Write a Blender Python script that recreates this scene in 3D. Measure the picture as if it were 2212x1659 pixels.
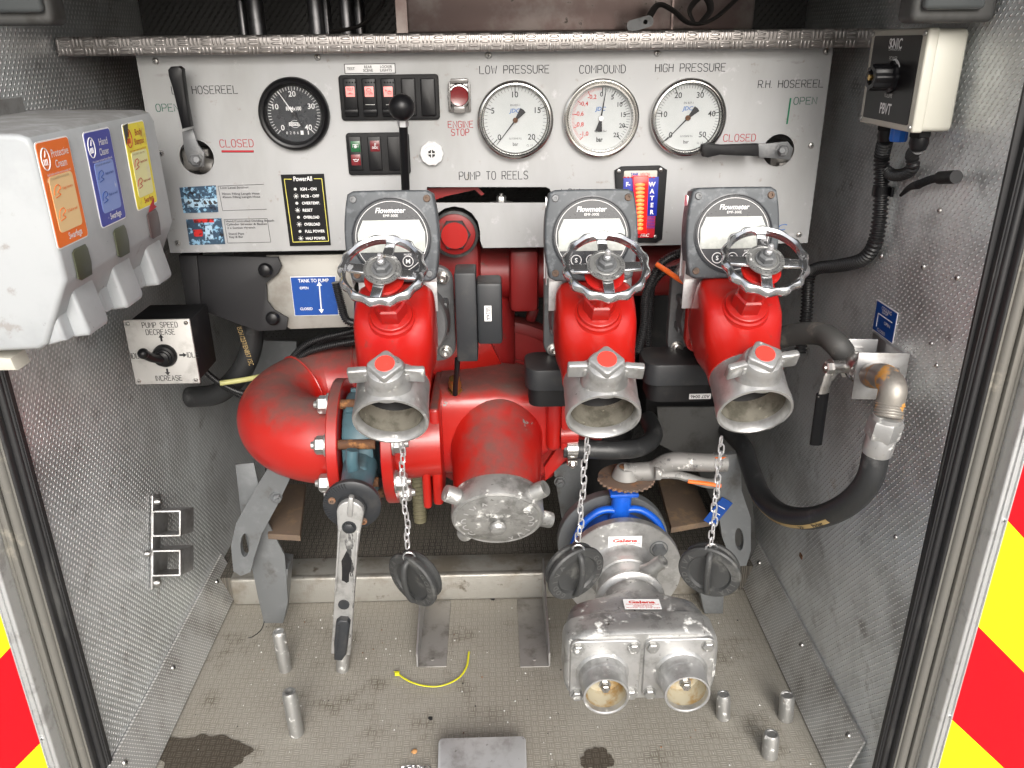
import bpy, bmesh, math, random
from mathutils import Vector as V, Matrix, Quaternion
random.seed(7)
for o in list(bpy.data.objects): bpy.data.objects.remove(o)
SC = bpy.context.scene
COL = SC.collection
# ---------------------------------------------------------------- camera
FPX, PITCH, ROLL, YAW = 1760.0, .3964, -.011, .0197
cF = V((math.sin(YAW)*math.cos(PITCH), math.cos(YAW)*math.cos(PITCH), -math.sin(PITCH)))
_r = V((math.cos(YAW), -math.sin(YAW), 0)); _u = _r.cross(cF)
cR = _r*math.cos(ROLL) + _u*math.sin(ROLL); cU = -_r*math.sin(ROLL) + _u*math.cos(ROLL)
cam = bpy.data.cameras.new('camera'); camo = bpy.data.objects.new('camera', cam); COL.objects.link(camo)
camo.matrix_world = Matrix(((cR.x, cU.x, -cF.x, 0), (cR.y, cU.y, -cF.y, 0), (cR.z, cU.z, -cF.z, 0), (0, 0, 0, 1)))
cam.sensor_width = 36; cam.lens = 36*FPX/2212; cam.clip_start = .02; cam.clip_end = 400
SC.camera = camo
# ---------------------------------------------------------------- light: overcast daylight from the open side
SUN_EL, SUN_AZ = 30, 172
w = bpy.data.worlds.new('World'); SC.world = w; w.use_nodes = True
nt = w.node_tree; nt.nodes.clear()
sky = nt.nodes.new('ShaderNodeTexSky'); sky.sky_type = 'NISHITA'; sky.sun_disc = False
sky.sun_elevation = math.radians(SUN_EL); sky.sun_rotation = math.radians(SUN_AZ); sky.dust_density = 6; sky.air_density = 1.0; sky.ozone_density = 1.0
hs = nt.nodes.new('ShaderNodeHueSaturation'); hs.inputs['Saturation'].default_value = .36
bg = nt.nodes.new('ShaderNodeBackground'); bg.inputs[1].default_value = .15
wo = nt.nodes.new('ShaderNodeOutputWorld')
nt.links.new(sky.outputs[0], hs.inputs['Color']); nt.links.new(hs.outputs[0], bg.inputs[0]); nt.links.new(bg.outputs[0], wo.inputs[0])
sd = bpy.data.lights.new('sun', 'SUN'); sd.energy = 1.0; sd.angle = math.radians(28); sd.color = (1, .985, .965)
so = bpy.data.objects.new('sun', sd); COL.objects.link(so)
az, el = math.radians(SUN_AZ), math.radians(SUN_EL)
sdir = V((math.sin(az)*math.cos(el), math.cos(az)*math.cos(el), math.sin(el)))
so.rotation_euler = sdir.to_track_quat('Z', 'Y').to_euler()
vs = SC.view_settings; vs.view_transform = 'Standard'; vs.look = 'None'; vs.exposure = .66; vs.gamma = 1; vs.use_curve_mapping = False
# ---------------------------------------------------------------- geometry helpers
def at(u, v, Y=None, X=None, Z=None):
    d = cF*FPX + cR*(u-1106) - cU*(v-829.5)
    if Y is not None: return d*(Y/d.y)
    if X is not None: return d*(X/d.x)
    return d*(Z/d.z)
def frame(o, r, u):
    r = V(r).normalized(); u = V(u); n = r.cross(u).normalized(); u = n.cross(r)
    return Matrix(((r.x, u.x, n.x, o[0]), (r.y, u.y, n.y, o[1]), (r.z, u.z, n.z, o[2]), (0, 0, 0, 1)))
def FP(o): return frame(o, (1, 0, 0), (0, 0, 1))            # faces the camera (-Y)
def FL(o): return frame(o, (0, 1, 0), (0, 0, 1))            # on the left wall, faces +X
def FR(o): return frame(o, (0, -1, 0), (0, 0, 1))           # on the right wall, faces -X
def FU(o): return frame(o, (1, 0, 0), (0, 1, 0))            # lies flat, faces up
def T(x, y, z): return Matrix.Translation((x, y, z))
def RZ(a): return Matrix.Rotation(math.radians(a), 4, 'Z')
def crom(pts, k=8):
    pts = [V(p) for p in pts]; out = []
    P = [pts[0]*2-pts[1]] + pts + [pts[-1]*2-pts[-2]]
    for i in range(1, len(P)-2):
        a, b, c, d = P[i-1:i+3]
        for j in range(k):
            t = j/k
            out.append(.5*((2*b)+(c-a)*t+(2*a-5*b+4*c-d)*t*t+(3*b-a-3*c+d)*t**3))
    out.append(pts[-1]); return out
def rrect(w, h, r, n=5):
    o = []
    for cx, cy, a0 in ((w/2-r, h/2-r, 0), (-w/2+r, h/2-r, 90), (-w/2+r, -h/2+r, 180), (w/2-r, -h/2+r, 270)):
        for i in range(n+1):
            a = math.radians(a0+90*i/n); o.append((cx+r*math.cos(a), cy+r*math.sin(a)))
    return o
def ngon(r, n=6, a0=0, cx=0, cy=0): return [(cx+r*math.cos(2*math.pi*i/n+a0), cy+r*math.sin(2*math.pi*i/n+a0)) for i in range(n)]
STROKES = {
 'A': [[(0,0),(2,6),(4,0)],[(.7,2),(3.3,2)]], 'B': [[(0,0),(0,6),(3,6),(4,5),(3,3.2),(0,3.2)],[(3,3.2),(4,1.5),(3,0),(0,0)]],
 'C': [[(4,5),(3,6),(1,6),(0,4.6),(0,1.4),(1,0),(3,0),(4,1)]], 'D': [[(0,0),(0,6),(2.6,6),(4,4.5),(4,1.5),(2.6,0),(0,0)]],
 'E': [[(4,6),(0,6),(0,0),(4,0)],[(0,3.2),(3.2,3.2)]], 'G': [[(4,5),(3,6),(1,6),(0,4.6),(0,1.4),(1,0),(3,0),(4,1),(4,3),(2.2,3)]],
 'H': [[(0,0),(0,6)],[(4,0),(4,6)],[(0,3.2),(4,3.2)]], 'I': [[(0,0),(0,6)]], 'L': [[(0,6),(0,0),(4,0)]],
 'M': [[(0,0),(0,6),(2.2,2.5),(4.4,6),(4.4,0)]], 'N': [[(0,0),(0,6),(4,0),(4,6)]],
 'O': [[(1,0),(0,1.4),(0,4.6),(1,6),(3,6),(4,4.6),(4,1.4),(3,0),(1,0)]], 'P': [[(0,0),(0,6),(3,6),(4,5.2),(4,3.6),(3,2.8),(0,2.8)]],
 'R': [[(0,0),(0,6),(3,6),(4,5.2),(4,3.6),(3,2.8),(0,2.8)],[(2.2,2.8),(4,0)]],
 'S': [[(4,5),(3,6),(1,6),(0,5),(0,4),(1,3.2),(3,2.8),(4,2),(4,1),(3,0),(1,0),(0,1)]], 'T': [[(0,6),(4,6)],[(2,6),(2,0)]],
 'U': [[(0,6),(0,1.4),(1,0),(3,0),(4,1.4),(4,6)]], 'W': [[(0,6),(1.2,0),(2.5,4.5),(3.8,0),(5,6)]], '.': [[(0,0),(0,.5)]], ' ': []}
SW = {'I': 0, 'M': 4.4, 'W': 5, '.': 0, ' ': 3.4}
_tc = {}
def tmesh(s, shear=0, off=0, sp=1.0):
    k = (s, shear, off, sp)
    if k not in _tc:
        c = bpy.data.curves.new('t', 'FONT'); c.body = s; c.size = 1; c.align_x = 'CENTER'; c.align_y = 'CENTER'; c.shear = shear; c.offset = off; c.resolution_u = 3; c.space_character = sp
        o = bpy.data.objects.new('t', c); me = bpy.data.meshes.new_from_object(o)
        xs = [q.co.x for q in me.vertices] or [0, 1]; ys = [q.co.y for q in me.vertices] or [0, 1]
        _tc[k] = (me, min(xs), max(xs), min(ys), max(ys)); bpy.data.objects.remove(o)
    return _tc[k]
class MB:
    def __init__(s): s.bm = bmesh.new(); s.m = 0
    def mat(s, i): s.m = i; return s
    def _put(s, b, M=None):
        if M is not None: bmesh.ops.transform(b, matrix=M, verts=b.verts)
        for f in b.faces: f.material_index = s.m
        me = bpy.data.meshes.new('x'); b.to_mesh(me); b.free(); s.bm.from_mesh(me); bpy.data.meshes.remove(me); return s
    def box(s, c, sz, M=None, bev=0, seg=2):
        b = bmesh.new(); bmesh.ops.create_cube(b, size=1)
        bmesh.ops.transform(b, matrix=Matrix.Translation(c) @ Matrix.Diagonal((sz[0], sz[1], sz[2], 1)), verts=b.verts)
        if bev: bmesh.ops.bevel(b, geom=b.edges[:], offset=bev, segments=seg, affect='EDGES', profile=.5)
        return s._put(b, M)
    def lathe(s, prof, o, ax, n=32, cap=True, wob=None):
        ax = V(ax).normalized(); q = ax.to_track_quat('Z', 'Y').to_matrix().to_4x4(); b = bmesh.new(); rings = []
        for r, h in prof:
            if r < 1e-6: rings.append([b.verts.new((0, 0, h))]); continue
            rings.append([b.verts.new(((r+(wob(2*math.pi*i/n) if wob else 0))*math.cos(2*math.pi*i/n), (r+(wob(2*math.pi*i/n) if wob else 0))*math.sin(2*math.pi*i/n), h)) for i in range(n)])
        for a, c in zip(rings, rings[1:]):
            for i in range(n):
                j = (i+1) % n
                if len(a) == 1 and len(c) == 1: continue
                if len(a) == 1: b.faces.new((a[0], c[i], c[j]))
                elif len(c) == 1: b.faces.new((a[i], a[j], c[0]))
                else: b.faces.new((a[i], a[j], c[j], c[i]))
        if cap:
            if len(rings[0]) > 1: b.faces.new(rings[0][::-1])
            if len(rings[-1]) > 1: b.faces.new(rings[-1])
        bmesh.ops.recalc_face_normals(b, faces=b.faces)
        return s._put(b, Matrix.Translation(o) @ q)
    def cyl(s, a, c, r, r2=None, n=24, bev=0):
        a = V(a); c = V(c); L = (c-a).length; r2 = r if r2 is None else r2
        p = [(r-bev, 0), (r, bev), (r2, L-bev), (r2-bev, L)] if bev else [(r, 0), (r2, L)]
        return s.lathe(p, a, c-a, n)
    def sph(s, c, r, sc=(1, 1, 1), n=24):
        b = bmesh.new(); bmesh.ops.create_uvsphere(b, u_segments=n, v_segments=n//2, radius=r)
        return s._put(b, Matrix.Translation(c) @ Matrix.Diagonal((*sc, 1)))
    def tube(s, pts, r, n=12, k=8, smooth=True, corr=0, closed=False, flat=1.0, cap=True):
        P = crom(pts, k) if smooth else [V(p) for p in pts]
        if corr:      # corrugated conduit: resample densely, alternate radius
            L = sum((b-a).length for a, b in zip(P, P[1:])); m = int(L/corr)*4; Q = []; acc = 0; j = 0; seg = [(b-a).length for a, b in zip(P, P[1:])]
            for i in range(m+1):
                d = L*i/m
                while j < len(seg)-1 and acc+seg[j] < d: acc += seg[j]; j += 1
                Q.append(P[j].lerp(P[j+1], min(1, (d-acc)/max(seg[j], 1e-9))))
            P = Q
        b = bmesh.new(); rings = []; N = len(P); up = None
        for i, p in enumerate(P):
            if closed: t = (P[(i+1) % N]-P[i-1]).normalized()
            else: t = (P[min(i+1, N-1)]-P[max(i-1, 0)]).normalized()
            if up is None: up = V((0, 0, 1)) if abs(t.z) < .9 else V((0, 1, 0))
            a = t.cross(up).normalized(); up = a.cross(t).normalized()
            rr = r(i/(N-1)) if callable(r) else r
            if corr: rr *= (1.03, 1.03, .80, .80)[i % 4]
            rings.append([b.verts.new(p+a*(rr*math.cos(2*math.pi*j/n))+up*(rr*flat*math.sin(2*math.pi*j/n))) for j in range(n)])
        for a, c in list(zip(rings, rings[1:]))+([(rings[-1], rings[0])] if closed else []):
            for i in range(n): b.faces.new((a[i], a[(i+1) % n], c[(i+1) % n], c[i]))
        if cap and not closed: b.faces.new(rings[0][::-1]); b.faces.new(rings[-1])
        bmesh.ops.recalc_face_normals(b, faces=b.faces)
        return s._put(b)
    def prism(s, pts, h, M=None, bev=0, holes=(), seg=2):
        # outline in the local xy plane, from z=0 to z=h, optional holes
        if holes:
            c = bpy.data.curves.new('c', 'CURVE'); c.dimensions = '2D'; c.fill_mode = 'BOTH'; c.extrude = h/2
            for L in [pts]+list(holes):
                sp = c.splines.new('POLY'); sp.points.add(len(L)-1); sp.use_cyclic_u = True
                for q, p in zip(sp.points, L): q.co = (p[0], p[1], 0, 1)
            o = bpy.data.objects.new('c', c); me = bpy.data.meshes.new_from_object(o); bpy.data.objects.remove(o)
            b = bmesh.new(); b.from_mesh(me); bpy.data.meshes.remove(me)
            bmesh.ops.remove_doubles(b, verts=b.verts, dist=1e-6)
            bmesh.ops.translate(b, verts=b.verts, vec=(0, 0, h/2)); bmesh.ops.recalc_face_normals(b, faces=b.faces)
            return s._put(b, M)
        b = bmesh.new(); lo = [b.verts.new((p[0], p[1], 0)) for p in pts]; hi = [b.verts.new((p[0], p[1], h)) for p in pts]
        n = len(pts)
        for i in range(n): b.faces.new((lo[i], lo[(i+1) % n], hi[(i+1) % n], hi[i]))
        f1 = b.faces.new(lo[::-1]); f2 = b.faces.new(hi); bmesh.ops.recalc_face_normals(b, faces=b.faces)
        if bev:
            es = list(set(f2.edges[:])); bmesh.ops.bevel(b, geom=es, offset=bev, segments=seg, affect='EDGES', profile=.5)
        return s._put(b, M)
    def slab(s, px, th, Y=None, X=None, Z=None, bev=0):
        # pixel outline put on a real plane and given thickness away from the viewer
        P = [at(u, v, Y=Y, X=X, Z=Z) for u, v in px]; c = sum(P, V())/len(P)
        M = FP(c) if Y is not None else ((FL(c) if X < 0 else FR(c)) if X is not None else FU(c))
        I = M.inverted(); L = [tuple((I @ p)[:2]) for p in P]
        return s.prism(L, th, M @ T(0, 0, -th), bev)
    def loft(s, secs, o, ax, ux, n=40, cap=True):
        # superellipse sections along ax: (t, cx, cy, hx, hy, e)
        M = Matrix.Translation(o) @ frame((0, 0, 0), ux, V(ax).normalized().cross(V(ux)).normalized()); b = bmesh.new(); rings = []
        for t, cx, cy, hx, hy, e in secs:
            R = []
            for i in range(n):
                a = 2*math.pi*i/n; ca, sa = math.cos(a), math.sin(a)
                R.append(b.verts.new((cx+hx*math.copysign(abs(ca)**(2/e), ca), cy+hy*math.copysign(abs(sa)**(2/e), sa), t)))
            rings.append(R)
        for a, c in zip(rings, rings[1:]):
            for i in range(n): b.faces.new((a[i], a[(i+1) % n], c[(i+1) % n], c[i]))
        if cap: b.faces.new(rings[0][::-1]); b.faces.new(rings[-1])
        bmesh.ops.recalc_face_normals(b, faces=b.faces)
        return s._put(b, M)
    def nut(s, c, ax, r, h, n=6, wash=True, stud=True):
        c = V(c); ax = V(ax).normalized(); w0 = h*.18 if wash else 0
        if wash: s.cyl(c, c+ax*w0, r*1.25, n=20)
        s.lathe([(r, w0), (r, w0+h*.8), (r*.8, w0+h)], c, ax, n)
        if stud: s.cyl(c+ax*(w0+h*.9), c+ax*(w0+h*1.35), r*.45, r*.38, 12)
        return s
    def scr(s, M, r=.004):       # pan-head screw with a cross recess; material slots m and m+1
        o = M @ V((0, 0, 0)); z = (M.to_3x3() @ V((0, 0, 1)))
        s.lathe([(r, 0), (r*.98, r*.2), (r*.75, r*.5), (r*.3, r*.62), (0, r*.64)], o, z, 16)
        m = s.m; s.m = m+1; R = RZ(random.uniform(0, 90))
        s.box((0, 0, r*.5), (r*1.1, r*.22, r*.34), M @ R); s.box((0, 0, r*.505), (r*.22, r*1.1, r*.34), M @ R); s.m = m; return s
    def text(s, t, M, h, shear=0, off=0, w=None, th=.0003, sp=1.0, al='c'):
        # h = height of the lettering, w = total width if given
        me, x0, x1, y0, y1 = tmesh(t, shear, off, sp); k = h/max(.55, (y1-y0) if len(t) < 3 or t.isupper() or t.isdigit() else .72)
        kx = k if w is None else w/max(1e-6, x1-x0)
        dx = -(x0+x1)/2 if al == 'c' else -x0
        b = bmesh.new(); b.from_mesh(me)
        bmesh.ops.transform(b, matrix=M @ T(0, 0, th) @ Matrix.Diagonal((kx, k, 1, 1)) @ T(dx, -(y0+y1)/2, 0), verts=b.verts)
        return s._put(b)
    def eng(s, t, M, h, w, st=.0007):      # engraved single-stroke lettering, starts at the left of M, centred in height
        tot = sum(SW.get(c, 4)+1.6 for c in t)-1.6; x = 0; kx = w/tot; ky = h/6
        for c in t:
            for L in STROKES[c]:
                P = [M @ V(((x+a)*kx, (b-3)*ky, .0001)) for a, b in L]; s.tube(P, st, n=6, smooth=False)
            x += SW.get(c, 4)+1.6
        return s
    def ctext(s, t, M, R, a0, a1, h, inward=False, th=.0003, w=None, off=0):
        n = len(t)
        for i, c in enumerate(t):
            if c == ' ': continue
            a = a0+(a1-a0)*(i/(n-1) if n > 1 else 0)
            s.text(c, M @ RZ(a) @ T(R, 0, 0) @ RZ(90 if inward else -90), h, th=th, w=w, off=off)
        return s
def slots(o, mats):
    for m in (mats if isinstance(mats, (list, tuple)) else [mats]): o.data.materials.append(m)
def wl(o):
    p = V()
    while o: p += o.location; o = o.parent
    return p
def tag(o, label=None, cat=None, group=None, kind=None):
    if label: o['label'] = label
    if cat: o['category'] = cat
    if group: o['group'] = group
    if kind: o['kind'] = kind
    return o
def mkobj(name, mb, mats, org, parent=None, ang=35, smooth=True):
    me = bpy.data.meshes.new(name); org = V(org)
    bmesh.ops.translate(mb.bm, verts=mb.bm.verts, vec=-org); mb.bm.to_mesh(me); mb.bm.free()
    if smooth:
        for p in me.polygons: p.use_smooth = True
        me.set_sharp_from_angle(angle=math.radians(ang))
    o = bpy.data.objects.new(name, me); COL.objects.link(o); slots(o, mats)
    if parent: o.parent = parent; o.location = org-wl(parent)
    else: o.location = org
    return o
def thing(name, label, cat, loc, group=None):
    o = bpy.data.objects.new(name, None); COL.objects.link(o); o.location = loc; o.empty_display_size = .03
    return tag(o, label, cat, group)
def part(name, mb, mats, parent, label=None, org=None, ang=35, kind=None):
    return tag(mkobj(name, mb, mats, wl(parent) if org is None else org, parent, ang), label, kind=kind)
def solo(name, mb, mats, label, cat, loc, group=None, kind=None, ang=35):
    return tag(mkobj(name, mb, mats, loc, None, ang), label, cat, group, kind)
def struct(name, mb, mats, ang=35): return tag(mkobj(name, mb, mats, (0, 0, 0), None, ang), kind='structure')
def copy_tree(o, loc=None, label=None, parent=None):
    c = o.copy(); COL.objects.link(c)
    if parent: c.parent = parent
    if loc is not None: c.location = loc
    if label: c['label'] = label
    for ch in [x for x in list(bpy.data.objects) if x.parent == o]: copy_tree(ch, parent=c)
    return c
# ---------------------------------------------------------------- node helpers
class E:                                                  # tiny expression wrapper for shader math
    def __init__(s, nt, sock): s.nt = nt; s.s = sock
    def op(s, o, b=None, c=None):
        n = s.nt.nodes.new('ShaderNodeMath'); n.operation = o; s.nt.links.new(s.s, n.inputs[0])
        for i, q in ((1, b), (2, c)):
            if q is None: continue
            if isinstance(q, E): s.nt.links.new(q.s, n.inputs[i])
            else: n.inputs[i].default_value = q
        return E(s.nt, n.outputs[0])
    def __add__(s, b): return s.op('ADD', b)
    def __sub__(s, b): return s.op('SUBTRACT', b)
    def __mul__(s, b): return s.op('MULTIPLY', b)
    def abs(s): return s.op('ABSOLUTE')
    def fr(s): return s.op('FRACT')
    def fl(s): return s.op('FLOOR')
    def step(s, a, b):                                    # smooth 0..1 between a and b
        n = s.nt.nodes.new('ShaderNodeMapRange'); n.interpolation_type = 'SMOOTHSTEP'; s.nt.links.new(s.s, n.inputs[0])
        n.inputs[1].default_value = a; n.inputs[2].default_value = b; return E(s.nt, n.outputs[0])
def noise(nt, pos, scale, det=4, rough=.6, sc=None):
    n = nt.nodes.new('ShaderNodeTexNoise'); n.inputs['Scale'].default_value = scale; n.inputs['Detail'].default_value = det; n.inputs['Roughness'].default_value = rough
    if sc:
        m = nt.nodes.new('ShaderNodeMapping'); m.inputs['Scale'].default_value = sc; nt.links.new(pos, m.inputs[0]); pos = m.outputs[0]
    nt.links.new(pos, n.inputs['Vector']); return E(nt, n.outputs['Fac'])
def mixc(nt, f, a, b):
    n = nt.nodes.new('ShaderNodeMix'); n.data_type = 'RGBA'
    for q, i in ((f, 0), (a, 6), (b, 7)):
        if isinstance(q, E): nt.links.new(q.s, n.inputs[i])
        elif hasattr(q, 'is_output'): nt.links.new(q, n.inputs[i])
        elif isinstance(q, (int, float)): n.inputs[i].default_value = q
        else: n.inputs[i].default_value = (*q[:3], 1)
    return n.outputs[2]
def mixf(nt, f, a, b):
    n = nt.nodes.new('ShaderNodeMix'); n.data_type = 'FLOAT'
    for q, i in ((f, 0), (a, 2), (b, 3)):
        if isinstance(q, E): nt.links.new(q.s, n.inputs[i])
        else: n.inputs[i].default_value = q
    return E(nt, n.outputs[0])
def mat(name, col, rough=.5, metal=0., spots=(), bump=None, dust=None, pat=None, coat=0, emit=None, spec=.5, rvar=0, grad=None):
    """spots: (colour, scale, lo, hi, stretch or None, metallic or None, rough or None); dust: (colour, lo, hi) on upward faces; pat: (kind, axes, pitch, depth)"""
    m = bpy.data.materials.new(name); m.use_nodes = True; nt = m.node_tree; bs = nt.nodes['Principled BSDF']
    g = nt.nodes.new('ShaderNodeNewGeometry'); pos = g.outputs['Position']
    c = None; R = rough; Mt = metal; cur = col
    for sp in spots:
        sc_, s_, lo, hi = sp[:4]; st = sp[4] if len(sp) > 4 else None
        f = noise(nt, pos, s_, 5, .65, st).step(lo, hi); cur = mixc(nt, f, cur, sc_)
        if len(sp) > 5 and sp[5] is not None: Mt = mixf(nt, f, Mt, sp[5])
        if len(sp) > 6 and sp[6] is not None: R = mixf(nt, f, R, sp[6])
    if dust:
        sx = nt.nodes.new('ShaderNodeSeparateXYZ'); nt.links.new(g.outputs['Normal'], sx.inputs[0])
        f = (E(nt, sx.outputs[2]) + (noise(nt, pos, 30, 5, .7) - .5)*.9).step(dust[1], dust[2])*(dust[3] if len(dust) > 3 else .8)
        cur = mixc(nt, f, cur, dust[0]); R = mixf(nt, f, R, .8)
        if not isinstance(Mt, float) or Mt > 0: Mt = mixf(nt, f, Mt, 0.)
    if rvar: R = mixf(nt, noise(nt, pos, 22, 5, .7), (R if isinstance(R, E) else max(0, R-rvar)), (R if isinstance(R, E) else R+rvar))
    H = None; dist = .001
    if pat:
        kind, axes, p, depth = pat[:4]
        sx = nt.nodes.new('ShaderNodeSeparateXYZ'); nt.links.new(pos, sx.inputs[0])
        a = E(nt, sx.outputs['XYZ'.index(axes[0])]); b = E(nt, sx.outputs['XYZ'.index(axes[1])])
        if kind == 'grain':                                # staggered slanted rice grains
            v_ = b*(1/(p*.62)); par = (v_.fl()*.5).fr(); x = (a*(1/p)+par).fr()-.5; y = (v_.fr()-.5)*.62
            x2 = x*.78+y*.62*pat[4]; y2 = y*.78-x*.62*pat[4]
            d = (x2*x2)*(1/.105)+(y2*y2)*(1/.030); H = d.step(1.0, .15)
        else:                                              # alternate groups of three short bars
            u = a*(1/p); v_ = b*(1/p); par = ((u.fl()+v_.fl())*.5).fr()*2
            x = u.fr(); y = v_.fr()
            bx = mixf(nt, par, x, y); by = mixf(nt, par, y, x)
            s3 = ((bx*3).fr()-.5)*(1/.36); l = (by-.5)*(1/.47)
            H = ((s3*s3)+(l*l)).step(1.0, .3)
        dist = depth; cur = mixc(nt, H, cur, pat[5]) if len(pat) > 5 else cur
        if len(pat) > 6: R = mixf(nt, H, R, pat[6])
        if len(pat) > 7: Mt = mixf(nt, H, Mt, pat[7])
    if bump or H is not None:
        bn = nt.nodes.new('ShaderNodeBump'); bn.inputs['Distance'].default_value = dist; bn.inputs['Strength'].default_value = 1
        if bump:
            nb = noise(nt, pos, bump[0], 4, .6)*bump[1]; H2 = (H+nb) if H is not None else nb
            if H is None: bn.inputs['Distance'].default_value = .001
        else: H2 = H
        nt.links.new(H2.s, bn.inputs['Height']); nt.links.new(bn.outputs[0], bs.inputs['Normal'])
    def put(k, q):
        if isinstance(q, E): nt.links.new(q.s, bs.inputs[k])
        elif hasattr(q, 'is_output'): nt.links.new(q, bs.inputs[k])
        elif isinstance(q, (tuple, list)): bs.inputs[k].default_value = (*q[:3], 1)
        else: bs.inputs[k].default_value = q
    put('Base Color', cur); put('Roughness', R); put('Metallic', Mt); bs.inputs['Specular IOR Level'].default_value = spec
    if coat: bs.inputs['Coat Weight'].default_value = coat; bs.inputs['Coat Roughness'].default_value = .08
    if emit: bs.inputs['Emission Color'].default_value = (*emit[:3], 1); bs.inputs['Emission Strength'].default_value = emit[3]
    return m
DUST = (.075, .062, .053)
MT = {}
def dm(k, *a, **kw): MT[k] = mat(k, *a, **kw); return MT[k]
WSP = [((.44, .455, .455), 5, .40, .68), ((.30, .30, .295), 16, .55, .76), ((.55, .53, .48), 13, .68, .8, None, .1, .7)]
dm('wall_dimple', (.66, .69, .695), .38, .50, spots=WSP, pat=('grain', 'YZ', .0105, .0024, 1, (1.0, 1.0, 1.0), .22, .15), rvar=.08)
dm('wall_dimple_mirror', (.76, .795, .80), .38, .50, spots=WSP, pat=('grain', 'YZ', .0105, .0024, -1, (1.0, 1.0, 1.0), .22, .15), rvar=.08)
dm('back_dimple_shade', (.035, .035, .035), .5, .3, pat=('grain', 'XZ', .012, .001, 1))  # near-black copy of the wall sheet; recess shade put into the colour
dm('kick_tread', (.52, .525, .515), .42, .5, spots=[((.27, .26, .24), 9, .4, .7)], pat=('grain', 'YZ', .0075, .0008, -1, (.80, .79, .77), .3, .2), rvar=.06)
dm('floor_tread', (.245, .227, .192), .6, .1, spots=[((.32, .303, .265), 5, .42, .7), ((.14, .122, .095), 10, .50, .72), ((.36, .34, .30), 60, .71, .77, None, 0., .9), ((.18, .11, .06), 9, .68, .80, None, 0., .9), ((.20, .20, .205), 12, .70, .80)], pat=('bar', 'XY', .0125, .00035, 1, (.31, .295, .255)), bump=(180, .3), rvar=.12)
dm('step_face', (.36, .35, .32), .45, .55, spots=[((.24, .215, .175), 10, .42, .66), ((.14, .12, .095), 30, .60, .72)], pat=('bar', 'XZ', .0135, .00015, 1), rvar=.1)
dm('shelf_tread', (.40, .375, .36), .36, .8, spots=[((.17, .155, .14), 10, .5, .74)], pat=('bar', 'XZ', .0165, .0007, 1, (.44, .41, .395), .3), rvar=.08)
dm('panel_alu', (.40, .405, .41), .42, .25, spots=[((.33, .333, .33), 5, .4, .7, (1, 1, .35)), ((.28, .255, .23), 55, .62, .74, None, 0.), ((.18, .16, .145), 12, .66, .80, (.5, 1, 1.8)), ((.50, .50, .51), 26, .62, .72)], bump=(260, .06), rvar=.07)
dm('alu', (.44, .44, .44), .42, .8, spots=[((.28, .27, .26), 20, .45, .7), ((.22, .21, .2), 60, .64, .72)], rvar=.1, bump=(200, .1))
dm('alu_bright', (.72, .72, .73), .38, .8, spots=[((.55, .55, .55), 30, .5, .7)], rvar=.08)
dm('alu_dull', (.32, .31, .295), .55, .6, spots=[((.15, .14, .125), 18, .45, .7)], rvar=.1)
dm('cast', (.40, .40, .39), .42, .65, spots=[((.24, .24, .23), 30, .47, .66), ((.72, .72, .69), 42, .56, .68, None, .05, .85), ((.10, .095, .085), 90, .63, .72)], bump=(240, .35), rvar=.1)
dm('cast_clean', (.47, .47, .465), .38, .70, spots=[((.33, .33, .32), 26, .45, .68), ((.66, .66, .63), 60, .60, .72, None, .1, .8), ((.16, .16, .15), 80, .64, .74)], bump=(300, .15), rvar=.08)
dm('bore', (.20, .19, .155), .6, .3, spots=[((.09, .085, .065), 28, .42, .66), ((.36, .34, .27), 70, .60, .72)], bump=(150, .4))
dm('bore_stained', (.42, .385, .29), .55, .1, spots=[((.30, .19, .07), 22, .45, .62), ((.12, .07, .03), 35, .62, .74)], bump=(150, .3))
dm('galv', (.19, .20, .207), .48, .6, spots=[((.225, .235, .242), 30, .5, .7), ((.13, .125, .12), 14, .58, .74)], rvar=.1)
dm('dim', (.07, .07, .068), .6, .3, spots=[((.04, .038, .035), 14, .5, .7)])  # darkened grey; shade around the rear plate put into the colour
dm('chrome', (.66, .67, .685), .15, .95, spots=[((.42, .42, .43), 60, .58, .68, None, .6, .5)], rvar=.05)
dm('steel', (.56, .55, .53), .28, .95, spots=[((.3, .27, .24), 50, .58, .7)], rvar=.08)
dm('zinc', (.38, .38, .37), .42, .8, spots=[((.72, .72, .70), 80, .58, .7, None, .1, .8), ((.26, .22, .18), 60, .62, .72)], bump=(300, .3))
dm('rust', (.11, .05, .024), .85, 0., spots=[((.33, .15, .05), 60, .5, .68), ((.08, .045, .03), 40, .55, .68)], bump=(300, .6))
dm('rust_plate', (.14, .095, .07), .8, .1, spots=[((.24, .11, .05), 40, .5, .68), ((.07, .055, .05), 30, .55, .68)], bump=(300, .4))
dm('brass', (.62, .42, .14), .32, .95, spots=[((.3, .2, .08), 60, .5, .7)])
RS = [((.36, .008, .007), 9, .4, .7), ((.30, .29, .28), 15, .695, .705, None, .3, .6), ((.34, .05, .045), 60, .66, .74)]
dm('red', (.37, .011, .0065), .34, 0., spots=RS, dust=(DUST, .42, 1.15, .88), coat=.2, bump=(60, .12), rvar=.08)
dm('red_valve', (.39, .011, .0065), .30, 0., spots=[((.40, .009, .008), 9, .4, .7), ((.24, .03, .025), 45, .60, .74), ((.10, .06, .05), 26, .68, .78)], dust=(DUST, .75, 1.5, .6), coat=.25, bump=(70, .12), rvar=.08)
dm('red_shaded', (.22, .008, .008), .45, 0., spots=[((.22, .012, .012), 12, .4, .7), ((.10, .05, .04), 40, .62, .74)], dust=(DUST, .4, 1.3, .6))  # darker copy of the red; rear cavity shade put into the colour
dm('red_cap', (.78, .05, .035), .45, 0., spots=[((.6, .1, .08), 90, .6, .75)])
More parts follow.
